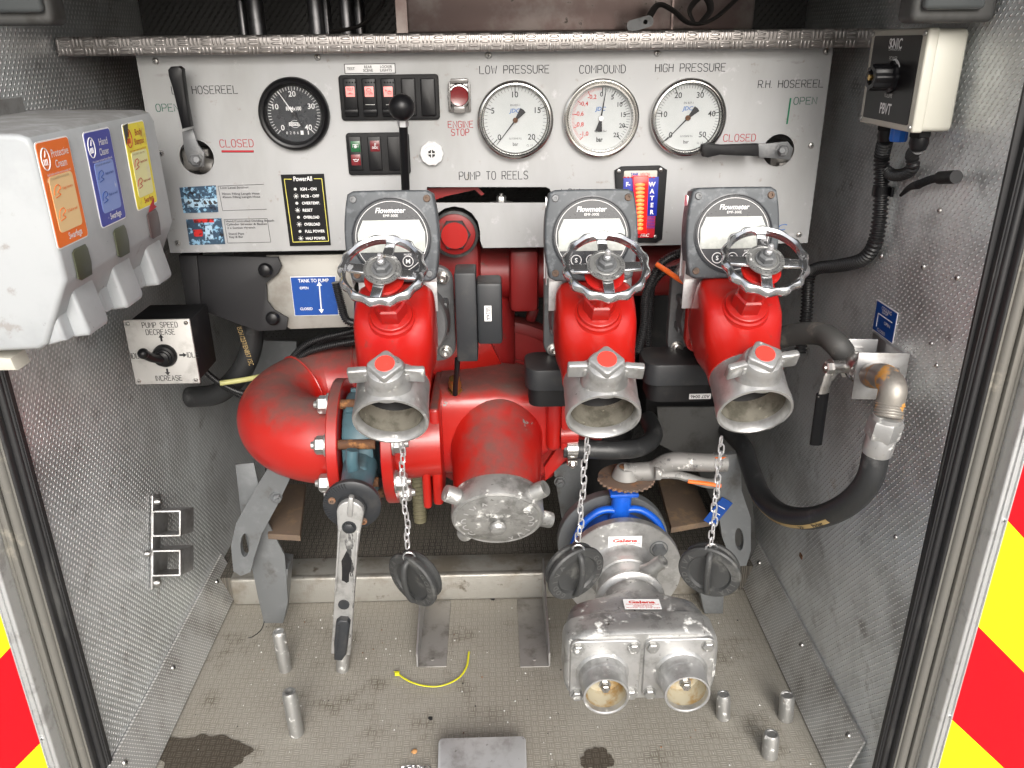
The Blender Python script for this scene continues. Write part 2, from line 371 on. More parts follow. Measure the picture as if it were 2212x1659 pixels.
dm('teal', (.055, .115, .14), .42, 0., spots=[((.04, .08, .10), 30, .5, .68)], dust=(DUST, .5, 1.5, .5))
dm('blue', (.008, .10, .55), .36, 0., spots=[((.006, .07, .38), 20, .5, .7)], bump=(80, .15))
dm('black', (.006, .006, .007), .36, 0., rvar=.06, spec=.3)
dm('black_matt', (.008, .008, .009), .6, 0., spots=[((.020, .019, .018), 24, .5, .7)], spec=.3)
dm('black_plastic', (.018, .020, .023), .48, 0., spots=[((.035, .035, .035), 30, .5, .72)], dust=(DUST, .5, 1.5, .45))
dm('dark_bracket', (.022, .022, .024), .55, .2, spots=[((.10, .05, .03), 18, .68, .76)], rvar=.1)
dm('grey_cast', (.15, .155, .16), .5, .4, spots=[((.22, .22, .22), 30, .5, .7), ((.09, .09, .09), 20, .55, .7)], bump=(200, .3))
dm('flow_grey', (.062, .069, .076), .5, .1, spots=[((.11, .12, .13), 70, .5, .62), ((.045, .05, .055), 30, .55, .72)], bump=(300, .2))
dm('flow_face', (.028, .031, .036), .28, 0., rvar=.08)
dm('lcd', (.42, .44, .415), .3, 0., spots=[((.50, .52, .49), 90, .45, .6), ((.36, .38, .355), 60, .62, .72)], coat=.3)
dm('rubber', (.035, .036, .036), .52, 0., spots=[((.09, .09, .085), 30, .52, .7)], bump=(200, .2), rvar=.06)
dm('rubber_text', (.085, .085, .083), .5)
dm('rubber_seal', (.022, .022, .023), .5, 0., spots=[((.06, .06, .058), 30, .55, .7, (1, 1, .2)), ((.3, .29, .26), 22, .74, .8)], rvar=.08)
dm('hose', (.020, .021, .022), .42, 0., spots=[((.06, .06, .06), 30, .55, .72)], bump=(400, .3))
dm('hose_grey', (.05, .05, .048), .6, 0., spots=[((.13, .115, .10), 30, .5, .7)])
dm('hose_band', (.42, .30, .13), .6, 0.)
dm('conduit', (.016, .016, .017), .36, 0.)
dm('white_plastic', (.37, .385, .395), .45, 0., spots=[((.31, .325, .335), 8, .4, .7), ((.28, .27, .26), 24, .64, .72), ((.12, .115, .11), 60, .68, .74)], dust=((.13, .125, .12), .45, 1.15, .85), rvar=.08)
dm('white_buzzer', (.72, .72, .72), .4)
dm('paper', (.72, .71, .68), .55, 0., spots=[((.55, .53, .49), 20, .5, .7)])
dm('bezel_steel', (.62, .61, .59), .20, 1.0, rvar=.05)
dm('ivory', (.47, .46, .40), .42, 0., spots=[((.50, .48, .43), 18, .55, .72), ((.2, .19, .17), 120, .72, .78)])
dm('dial', (.52, .54, .54), .5, 0., spots=[((.48, .50, .50), 20, .4, .7)])
dm('ink', (.012, .012, .014), .6); dm('ink_soft', (.05, .05, .055), .65); dm('white', (.80, .80, .80), .5); dm('off_white', (.55, .55, .53), .5)
dm('ink_red', (.38, .01, .02), .6); dm('ink_green', (.01, .10, .06), .6); dm('green_line', (0, .20, .09), .5); dm('ink_blue', (.02, .13, .42), .5)
dm('ink_orange_red', (.55, .03, .02), .6)
dm('sign_blue', (.004, .055, .27), .42, 0., spots=[((.02, .10, .36), 40, .55, .75)]); dm('yellow_line', (.68, .62, .12), .5)
dm('label_orange', (.86, .17, .012), .45, 0., spots=[((.90, .55, .35), 40, .66, .74), ((.7, .13, .01), 12, .5, .7)]); dm('label_cream', (.86, .60, .30), .5)
dm('label_blue', (.05, .06, .34), .45, 0., spots=[((.65, .66, .72), 34, .64, .71)]); dm('label_pale_blue', (.22, .30, .62), .5, 0., spots=[((.5, .55, .7), 40, .6, .7)])
dm('label_yellow', (.82, .70, .03), .45, 0., spots=[((.62, .50, .05), 30, .56, .7)]); dm('label_pale_yellow', (.74, .72, .36), .5, 0., spots=[((.66, .62, .45), 40, .55, .7)]); dm('label_dark', (.05, .05, .04), .6)
dm('smoke', (.055, .06, .035), .4, 0.); dm('smoke_red', (.07, .045, .045), .4, 0.)
dm('chev_red', (.90, .008, .02), .42, 0., spots=[((.78, .006, .015), 90, .45, .6)], bump=(500, .2)); dm('chev_yellow', (.93, .93, .012), .42, 0., spots=[((.88, .86, .012), 60, .5, .6)])
dm('frame_alu', (.66, .67, .67), .42, .7, spots=[((.48, .48, .48), 30, .52, .7), ((.36, .33, .28), 16, .70, .76)], bump=(200, .12), rvar=.08)
dm('channel', (.165, .16, .145), .5, .3, spots=[((.17, .16, .14), 10, .45, .7, (1, 1, .2)), ((.32, .30, .25), 20, .58, .74)], rvar=.08)
dm('pink_window', (.85, .30, .28), .4, emit=(1, .28, .25, .35)); dm('red_window', (.16, .015, .02), .25, coat=.5); dm('green_window', (.012, .10, .035), .25, coat=.5)
dm('red_button', (.17, .008, .010), .25, coat=.6); dm('clear_guard', (.20, .19, .18), .2, 0., coat=.8)
dm('tank_blue', (.01, .025, .30), .4); dm('tank_red', (.45, .01, .02), .4); dm('led_red', (.5, .01, .01), .25, emit=(1, .03, .015, 1.6)); dm('led_hot', (.4, .02, .01), .3, emit=(1, .11, .025, 3.0)); dm('led_glow', (.35, .01, .01), .2, emit=(1, .015, .008, .8), coat=.6)
dm('orange', (.80, .16, .02), .55); dm('orange_wire', (.75, .13, .02), .4); dm('cable_tie', (.62, .60, .02), .4); dm('yellow_pipe', (.45, .44, .18), .5); dm('blue_plug', (.01, .12, .50), .4)
dm('wood_brown', (.12, .085, .06), .75, .1, spots=[((.18, .12, .07), 30, .5, .7)], bump=(150, .4))
dm('void', (.012, .012, .012), .8); dm('stain', (.065, .054, .041), .45, .2, pat=('bar', 'XY', .0125, .00035, 1, (.11, .095, .075)))
dm('box_alu', (.15, .112, .105), .35, .85, spots=[((.22, .19, .18), 10, .45, .65), ((.06, .05, .045), 40, .62, .7)], rvar=.1)
dm('post_top', (.20, .20, .21), .3, .9, spots=[((.10, .10, .10), 30, .5, .7)]); dm('strap', (.02, .017, .016), .8, bump=(600, .5))
dm('photo_dark', (.03, .06, .10), .4, 0., spots=[((.25, .45, .62), 130, .52, .60), ((.01, .01, .015), 60, .55, .62)]); dm('photo_mid', (.35, .50, .62), .4, 0., spots=[((.02, .04, .07), 150, .5, .58)]); dm('photo_red', (.5, .02, .02), .4, 0., spots=[((.1, .01, .01), 120, .5, .6)])
dm('yard_bounce', (.20, .195, .185), .85, bump=(60, .5)); dm('stone', (.50, .26, .10), .7); dm('lens_grey', (.05, .055, .056), .2, coat=.7)
def glassmat():
    m = bpy.data.materials.new('glass'); m.use_nodes = True; nt = m.node_tree; nt.nodes.clear()
    o = nt.nodes.new('ShaderNodeOutputMaterial'); mx = nt.nodes.new('ShaderNodeMixShader'); t = nt.nodes.new('ShaderNodeBsdfTransparent'); g = nt.nodes.new('ShaderNodeBsdfGlossy'); f = nt.nodes.new('ShaderNodeFresnel')
    g.inputs['Roughness'].default_value = .04; f.inputs['IOR'].default_value = 1.42; t.inputs[0].default_value = (.97, .97, .97, 1)
    nt.links.new(f.outputs[0], mx.inputs[0]); nt.links.new(t.outputs[0], mx.inputs[1]); nt.links.new(g.outputs[0], mx.inputs[2]); nt.links.new(mx.outputs[0], o.inputs[0]); return m
MT['glass'] = glassmat()
m_ = MT
# ================================================================ the bay itself
WL, WR, ZF, YB, YO, ZT = -.62, .57, -1.12, 1.92, .93, .17
m = MB(); m.box((0, 12, -1.66-.01), (80, 80, .02)); struct('ground', m, MT['yard_bounce'])  # unseen yard sheet, put in and paled to bounce light upward
m = MB(); m.box(((WL+WR)/2, (.85+1.475)/2, ZF-.01), (WR-WL, 1.475-.85, .02)); struct('floor', m, MT['floor_tread'])
# raised rear deck with its bright folded riser
m = MB(); m.box(((WL+WR)/2, (1.475+YB)/2, ZF+.03), (WR-WL, YB-1.475, .062)); struct('rear_floor', m, [mat('deck_tread', (.09, .082, .07), .6, .35, spots=[((.05, .045, .04), 12, .45, .7)], pat=('bar', 'XY', .0135, .0005, 1, (.17, .155, .13)), rvar=.1)])
m = MB(); m.box(((WL+WR)/2-.005, 1.4665, ZF+.034), (WR-WL-.09, .016, .066), bev=.005, seg=3); m.box(((WL+WR)/2-.005, 1.50, ZF+.0645), (WR-WL-.09, .07, .003), bev=.001)
solo('step_riser', m, MT['step_face'], 'bright folded metal riser across the floor between the front and the raised rear deck', 'step', (0, 1.46, ZF))
m = MB(); m.box((WL-.006, (.968+YB)/2, (ZF+ZT)/2), (.012, YB-.968, ZT-ZF)); struct('wall_left', m, MT['wall_dimple'])
m = MB(); m.box((WR+.0015, (.917+YB)/2, (ZF+ZT)/2), (.003, YB-.917, ZT-ZF)); struct('wall_right', m, MT['wall_dimple_mirror'])
m = MB(); m.box(((WL+WR)/2, YB+.006, (ZF+ZT)/2), (WR-WL+.024, .012, ZT-ZF)); struct('wall_back', m, MT['back_dimple_shade'])
m = MB(); m.box(((WL+WR)/2, (YO+YB)/2, ZT+.006), (WR-WL+.024, YB-YO+.1, .012)); struct('ceiling', m, MT['back_dimple_shade'])
m = MB(); m.box(((WL+WR)/2, .95, ZT+.35), (3.4, .14, .6)); struct('unseen_header', m, MT['frame_alu'])  # unseen beam over the opening, put in low to shade the upper locker
m = MB(); m.box(((WL+WR)/2, 1.60, .09), (WR-WL-.004, .01, .15)); struct('upper_locker_back', m, MT['back_dimple_shade'])
# kick plates: folded strips along the foot of both side walls, with dome screws
for s, X, nm in ((1, WL, 'left'), (-1, WR, 'right')):
    m = MB(); y0, y1 = YO+.02, 1.53; zt = -1.035 if s > 0 else -1.018
    prof = [(0, zt), (.004*s, zt), (.004*s+.030*s, ZF+.004), (.030*s, ZF+.004-.001)]
    b = bmesh.new(); A = [b.verts.new((X+.001*s+x, y0, z)) for x, z in prof]; B = [b.verts.new((X+.001*s+x, y1, z)) for x, z in prof]
    for i in range(4): b.faces.new((A[i], A[(i+1) % 4], B[(i+1) % 4], B[i]))
    b.faces.new(A[::-1]); b.faces.new(B); bmesh.ops.recalc_face_normals(b, faces=b.faces); m._put(b)
    t = thing('kick_plate', f'slanted treaded metal kick plate along the foot of the {nm} side wall', 'kick plate', (X, 1.25, ZF), 'kick plates along the side walls')
    part('plate', m, MT['kick_tread'], t)
    for y in (1.46, 1.20, .985):
        mm = MB(); mm.scr(frame((X+.012*s, y, zt-.022), (0, s, 0), (-.35*s, 0, 1)), .0058); part('screw', mm, [MT['steel'], MT['ink']], t)
# door jambs: rubber seal, painted channel, aluminium frame, chevron panel
def chev(name, sg, x0, z0, p):
    m = bpy.data.materials.new(name); m.use_nodes = True; nt = m.node_tree; bs = nt.nodes['Principled BSDF']
    g = nt.nodes.new('ShaderNodeNewGeometry'); sx = nt.nodes.new('ShaderNodeSeparateXYZ'); nt.links.new(g.outputs[0], sx.inputs[0])
    x = E(nt, sx.outputs[0]); z = E(nt, sx.outputs[2])
    k = ((z-z0)+((x-x0)*sg))*(1/(2*p))+(.5 if sg < 0 else 0.); f = (k.fr()-.5).step(-.004, .004)
    u = (x+z)*(1/.006); v_ = (x-z)*(1/.006)
    net = ((u.fr()-.5).abs()).step(.40, .48); net2 = ((v_.fr()-.5).abs()).step(.40, .48); nn = net.op('MAXIMUM', net2)*.22
    red = mixc(nt, nn, (.80, .002, .008), (.52, .002, .007)); yel = mixc(nt, noise(nt, g.outputs[0], 55).step(.66, .78)*.4, (.97, .96, .008), (.80, .72, .02))
    c = mixc(nt, f, red, yel); nt.links.new(c, bs.inputs['Base Color']); bs.inputs['Roughness'].default_value = .5; bs.inputs['Specular IOR Level'].default_value = .25
    return m
def jamb(s, X, nm, y):
    t = thing('door_jamb', f'{nm} door jamb with black rubber seal, grey channel and bright aluminium strip', 'door frame', (X, y, ZF), 'door jambs of the pump bay')
    z0, z1 = -1.7, .3; h = z1-z0; zc = (z0+z1)/2
    m = MB()
    for dx, dy, w_, d in ((.0045, -.004, .009, .012), (.0005, .001, .006, .010), (.0105, -.012, .007, .018)): m.box((X+dx*s, y+dy, zc), (w_, d, h), bev=.003, seg=3)
    m.box((X+.026*s, y+.003, zc), (.060, .008, h)); part('rubber_seal', m, MT['rubber_seal'], t)
    m = MB()
    m.box((X+.0255*s, y-.016, zc), (.031, .012, h)); m.cyl((X+.0195*s, y-.021, z0), (X+.0195*s, y-.021, z1), .0068, n=20); m.cyl((X+.0365*s, y-.029, z0), (X+.0365*s, y-.029, z1), .0028, n=16); m.box((X+.031*s, y-.025, zc), (.009, .010, h), bev=.002)
    part('channel', m, MT['channel'], t)
    m = MB()
    m.box((X+.0475*s, y-.036, zc), (.018, .034, h), bev=.0025, seg=3); m.box((X+.0445*s, y-.0545, zc), (.0022, .003, h), bev=.0008); m.box((X+.0525*s, y-.0545, zc), (.0018, .003, h), bev=.0006)
    part('aluminium_strip', m, MT['frame_alu'], t)
    for u, v in ([(2155, 1122), (2031, 1545)] if s > 0 else [(98, 1594)]):
        p = at(u, v, Y=y-.053); mm = MB(); mm.scr(FP((X+.049*s, y-.0535, p.z)), .0038); part('rivet', mm, [MT['frame_alu'], MT['ink']], t)
    return t
YR, YL = .905, .962
m = MB(); m.box((WR+.020, .9145, -.7), (.040, .004, 2.0)); solo('gap_filler', m, MT['rubber_seal'], 'thin black filler strip added to close a bright gap behind the right door jamb', 'rubber strip', (WR+.02, .9145, ZF))  # added black strip; keeps bright sky from showing through the jamb gap
jr_ = jamb(1, WR-.004, 'right', YR); TILT = math.radians(.9); jr_.rotation_euler.y = TILT; jamb(-1, WL, 'left', YL)
zs = [at(2175, 1115, Y=.855).z, at(2114, 1343, Y=.855).z, at(2051, 1553, Y=.855).z]; pR = (zs[0]-zs[2])/2
zl = [at(6, 1397, Y=.912).z, at(75, 1605, Y=.912).z]; pL = zl[0]-zl[1]
xr, xl = WR+.0525, WL-.0565
for s, x0, zz, p, nm in ((1, xr, zs[1]-pR, pR, 'right'), (-1, xl, zl[1]-pL, pL, 'left')):
    yc_ = (YR if s > 0 else YL)-.042; m = MB(); m.box((x0+.45*s, yc_, -.7), (.90, .016, 2.0))
    cpn = solo('chevron_panel', m, chev('chevron_'+nm, s, x0, zz, p), f'red and yellow striped reflective panel outside the {nm} door jamb', 'chevron panel', (x0, yc_, ZF), 'chevron panels beside the opening')
    if s > 0: cpn.rotation_euler.y = TILT
# treaded shelf above the control panel
m = MB(); m.box(((WL+WR)/2, 1.272, .0015), (WR-WL-.006, .018, .026), bev=.0045, seg=3); m.box(((WL+WR)/2, 1.438, .0105), (WR-WL-.006, .32, .006))
solo('tread_shelf', m, MT['shelf_tread'], 'treaded metal shelf with a folded lip running above the control panel', 'shelf', (0, 1.27, 0))
# upper locker contents
for u, r, yy, lab in ((524, .008, 1.50, 'thin dark metal post leftmost on the shelf above the panel'), (554, .0135, 1.46, 'thick dark post second from the left on the upper shelf'), (683, .0125, 1.44, 'thick dark post in the middle of the upper shelf'), (706, .008, 1.52, 'short dark post just behind the middle upper post'), (749, .011, 1.45, 'dark post left of the strap on the upper shelf'), (776, .010, 1.53, 'dark post half hidden behind the strap on the upper shelf')):
    p = at(u, 40, Y=yy); h = .085 if r > .0085 else .06
    m = MB(); m.lathe([(r, 0), (r, h-.006), (r*.8, h), (0, h)], (p.x, yy, .0135), (0, 0, 1), 24)
    solo('locker_post', m, MT['post_top'], lab, 'post', (p.x, yy, .0135), 'posts on the upper shelf')
a, b_ = at(857, 50, Y=1.37), at(1628, 50, Y=1.37)
m = MB(); m.box(((a.x+b_.x)/2, 1.47, .085), (b_.x-a.x, .2, .14), bev=.004); m.box((a.x+.0085, 1.368, .095), (.017, .006, .158)); m.box((at(1452, 30, Y=1.37).x, 1.3685, .095), (.003, .004, .156))
solo('metal_locker_box', m, MT['box_alu'], 'scuffed bare metal box standing on the shelf above the gauges', 'box', ((a.x+b_.x)/2, 1.47, .0135))
def px(L, Y): return [at(u, v, Y=Y) for u, v in L]
m = MB(); m.tube([at(1395, 50, Y=1.345), at(1420, 12, Y=1.335), at(1450, 20, Y=1.33), at(1490, 50, Y=1.325), at(1540, 42, Y=1.33), at(1600, -10, Y=1.34)], .011, n=10, flat=.25)
m.tube([at(1500, 52, Y=1.33), at(1490, 20, Y=1.335), at(1520, -10, Y=1.335), at(1535, 20, Y=1.33), at(1512, 52, Y=1.325)], .008, n=10, flat=.25)
solo('webbing_strap', m, MT['strap'], 'dark webbing strap heaped in loops in front of the metal box', 'strap', at(1490, 50, Y=1.33), 'straps in the upper locker')
M = frame(at(1382, 51, Y=1.325), (1, 0, .25), (0, 0, 1)); m = MB(); m.prism(rrect(.040, .016, .0079), .004, M, holes=[ngon(.0035, 12, 0, .008, 0)])
solo('strap_buckle', m, MT['grey_cast'], 'flat metal strap end plate with a round hole lying left of the looped strap', 'buckle', at(1382, 51, Y=1.325))
m = MB(); m.tube([at(838, -12, Y=1.4), at(815, 25, Y=1.4), at(778, 55, Y=1.39), at(735, 66, Y=1.385), at(712, 68, Y=1.38)], .008, n=8, flat=.3)
solo('hanging_strap', m, MT['strap'], 'dark strap hanging down in front of the right-hand upper posts', 'strap', at(778, 55, Y=1.39), 'straps in the upper locker')
# corner lamps
for s, (u0, u1, v1), nm in ((1, (1968, 2150, 50), 'right'), (-1, (-30, 116, 56), 'left')):
    Y = .985 if s > 0 else 1.03; A, B = at(u0, v1, Y=Y), at(u1, v1, Y=Y); cx = (A.x+B.x)/2; wd = B.x-A.x
    t = thing('corner_lamp', f'grey lamp housing high in the {nm} corner of the bay', 'lamp', (cx, Y, A.z), 'corner lamps')
    m = MB(); m.box((cx, Y+.02, A.z+.045), (wd, .04, .09), bev=.008, seg=3); part('housing', m, MT['dim'], t)
    m = MB(); m.box((cx-.006*s, Y-.004, A.z+.048), (wd*.72, .012, .07), bev=.005, seg=3); part('lens', m, MT['lens_grey'], t)
    m = MB(); m.scr(FP((cx+wd*.43*s, Y-.001, A.z+.03)), .006); part('screw', m, [MT['steel'], MT['ink']], t)
# ================================================================ control panel
YP = 1.30
def PP(u, v, off=0): p = at(u, v, Y=YP-off); return p
def loc2(p): return (p.x, p.z)
cs = [PP(290, 118), PP(370, 545), PP(1742, 526), PP(1803, 98)]
xl_, xr_ = (cs[0].x+cs[1].x)/2, (cs[2].x+cs[3].x)/2; zt_, zb_ = -.004, (cs[1].z+cs[2].z)/2
pc = V(((xl_+xr_)/2, YP, (zt_+zb_)/2)); Mp = FP(pc)
def L(u, v): p = PP(u, v); return (p.x-pc.x, p.z-pc.z)
W, H = xr_-xl_, zt_-zb_
c1, c2 = L(425, 340), L(1682, 325); sl = L(1083, 419); n0, n1 = L(930, 500), L(983, 500)
th = .003
# outline with the notch round the suction plug at the lower edge
rn = .040; out = [(-W/2, H/2), (-W/2, -H/2), (n0[0], -H/2), (n0[0], n1[1]-.0)]
for i in range(9):
    a = math.radians(180-(180+0)*i/8); 
    if i == 0: continue
    out.append((n1[0]+rn*math.cos(a), n1[1]+rn*math.sin(a)))
out += [(n1[0]+rn, -H/2+.012), (n1[0]+rn+.004, -H/2), (W/2, -H/2), (W/2, H/2)]
out[3] = (n0[0], n1[1]+.01) if n0[0] < n1[0]-rn else (n1[0]-rn, n1[1])
slot = [(L(925, 403)[0]+x, 0) for x in (0,)]
s0, s1, s2, s3 = L(922, 404), L(1180, 404), L(1190, 438), L(922, 438)
slot = [s3, s2, (s2[0], s1[1]-.008), (s2[0]-.002, s1[1]-.003), (s2[0]-.008, s1[1]), s0]
cp = thing('control_panel', 'wide pale grey metal control panel lettered in black and red, behind the gauges and switches', 'control panel', (pc.x, YP, zb_))
m = MB(); m.prism(out, th, Mp @ T(0, 0, -th), holes=[ngon(.0262, 32, 0, *c1), ngon(.0245, 32, 0, *c2), slot])
part('panel_plate', m, MT['panel_alu'], cp)
def F_(u, v, off=.0004): return FP(PP(u, v, off))
m = MB()
def eng(u0, u1, v, hpx, s, mt):
    a, b = PP(u0, v), PP(u1, v); k = PP(u0, v-hpx/2).z-PP(u0, v+hpx/2).z
    q = MB(); q.eng(s, FP(V((a.x, YP-.0002, a.z))), k, b.x-a.x, .00058)
    part('inscription', q, MT[mt], cp, f'{mt.replace("ink_", "").replace("ink", "black")} inscription {s}')
eng(371, 513, 195, 17, 'L.H. HOSEREEL', 'ink'); eng(1036, 1186, 151, 17, 'LOW PRESSURE', 'ink'); eng(1252, 1351, 150, 17, 'COMPOUND', 'ink'); eng(1416, 1567, 147, 17, 'HIGH PRESSURE', 'ink')
eng(992, 1140, 380, 17, 'PUMP TO REELS', 'ink'); eng(1213, 1252, 416, 16, 'LOW', 'ink'); eng(1638, 1778, 182, 16, 'R.H. HOSEREEL', 'ink')

eng(337, 386, 233, 16, 'OPEN', 'ink_green'); eng(1715, 1764, 218, 15, 'OPEN', 'ink_green')
m = MB(); a, b = PP(1708, 212, .0006), PP(1700, 268, .0006); m.tube([a, b], .0012, n=8, smooth=False); part('green_mark', m, MT['green_line'], cp)
eng(475, 547, 310, 16, 'CLOSED', 'ink_red'); eng(1563, 1632, 298, 15, 'CLOSED', 'ink_red'); eng(968, 1022, 269, 14, 'ENGINE', 'ink_red'); eng(975, 1013, 286, 14, 'STOP', 'ink_red')
m = MB(); a, b = PP(479, 327, .0006), PP(548, 327, .0006); m.tube([a, b], .0016, n=8, smooth=False); part('red_underline', m, MT['ink_red'], cp)
m = MB(); p = PP(1672, 493, .0005); m.text('JDC', FP(p), .013, shear=.25, w=.042); part('blue_lettering', m, MT['ink_blue'], cp)
for u, v in ((336, 132), (685, 117), (1055, 113), (1420, 110), (1786, 106), (348, 331), (1752, 314), (384, 525), (1726, 507)):
    p = PP(u, v, .0005); p.z = min(p.z, -.0165); mm = MB(); mm.scr(FP(p), .0048); part('screw', mm, [MT['steel'], MT['ink']], cp)
# instruction card with two small photographs
def quadM(mt, pts, th=.0008, off=0):
    P = [PP(u, v, off) for u, v in pts]; c = sum(P, V())/4; I = FP(c).inverted(); mt.prism([tuple((I @ p)[:2]) for p in P], th, FP(c)); return c
t = thing('instruction_card', 'white card with two small photos and printed text at the panel lower left', 'card', PP(485, 466, .001))
m = MB(); quadM(m, [(378, 402), (392, 393), (573, 389), (592, 533), (404, 536)], .0006); part('card', m, MT['paper'], t)
m = MB(); quadM(m, [(388, 405), (466, 400), (472, 458), (397, 460)], .0012); m.mat(1); quadM(m, [(398, 430), (469, 428), (471, 446), (401, 448)], .0014)
m.mat(2)
for u, r in ((409, .0030), (421, 0), (444, .0034), (455, .0034), (465, .003)):
    if r: m.cyl(PP(u, 437, .0014), PP(u, 437, .0018), r, n=14)
    else: m.box(PP(u+3, 434, .0016), (.009, .0004, .003)); m.box(PP(u+3, 443, .0016), (.006, .0004, .003))
part('photograph', m, [MT['photo_dark'], MT['photo_mid'], MT['ink']], t, 'small blue-toned photo of gauges')
m = MB(); quadM(m, [(402, 474), (478, 471), (487, 527), (410, 529)], .0012); m.mat(1); quadM(m, [(418, 473.5), (462, 472), (463, 480), (420, 481)], .0014); quadM(m, [(418, 496), (438, 495), (439, 510), (420, 511)], .0014)
m.mat(2); quadM(m, [(444, 488), (458, 486), (462, 516), (444, 517)], .0015)
part('photograph', m, [MT['photo_dark'], MT['photo_red'], MT['photo_mid']], t, 'small photo of red and blue pump parts')
m = MB()
def lines(mt, rows, u, v, dv, hpx, off=.0008, sh=.02):
    for i, s in enumerate(rows):
        if not s: continue
        p = PP(u+i*dv*.22, v+i*dv, off); k = hpx*.00068; mt.text(s, FP(p), k, al='l', off=.012, w=len(s)*k*.72)
lines(m, ['Low Level Strainer', '', '70mm Filling Length Hose', '45mm Filling Length Hose'], 476, 405.5, 7.0, 5)
lines(m, ['Hand Controlled Dividing Breach', 'Cylinder Strainer & Basket', '2 x Suction Wrench', '', 'Stand Pipe', 'Key & Bar'], 488, 478.5, 6.8, 5)
for P in ([(471, 402), (570, 398)], [(471, 402), (481, 455)], [(481, 455), (576, 452)], [(484, 474), (577, 472)], [(484, 474), (492, 525)], [(492, 525), (585, 523)], [(577, 472), (585, 523)]):
    m.tube([PP(*P[0], .0009), PP(*P[1], .0009)], .0003, n=4, smooth=False)
part('printed_text', m, MT['ink_soft'], t)
# power unit status plate
t = thing('status_plate', 'tall black status plate with a yellow border and eight indicator rows', 'indicator plate', PP(661, 454, .001))
m = MB(); quadM(m, [(607, 377), (700, 375), (715, 529), (627, 531)], .0022); part('plate', m, MT['black'], t)
m = MB()
for P in ([(614, 387), (630, 387)], [(678, 386), (695, 386)], [(695, 386), (710, 521)], [(710, 521), (633, 523)], [(633, 523), (614, 387)]): m.tube([PP(*P[0], .0024), PP(*P[1], .0024)], .0006, n=6, smooth=False)
part('yellow_border', m, MT['yellow_line'], t)
m = MB(); m.text('PowerAll', FP(PP(654, 386, .0024)), .0072, w=.0285, off=.01)
for i, s in enumerate(['IGN - ON', 'MCB - OFF', 'OVERTEMP.', 'RESET', 'OVERLOAD', 'OVERLOAD', 'FULL POWER', 'HALF POWER']):
    u = 638+i*1.7; v = 408.5+i*15.2; m.text(s, FP(PP(u+11, v, .0024)), .0046, al='l', off=.02, w=len(s)*.0031)
    if i % 2:
        for k in range(8):
            a = k*math.pi/4; p = PP(u, v, .0025); m.box((p.x+.0036*math.cos(a), p.y, p.z+.0036*math.sin(a)), (.0008, .0004, .0008))
part('white_lettering', m, MT['white'], t)
for i in range(8):
    u = 638+i*1.7; v = 408.5+i*15.2; m = MB(); p = PP(u, v, .0022); m.cyl(p, p+V((0, -.0006, 0)), .0022, n=16); part('indicator', m, MT['off_white'], t)
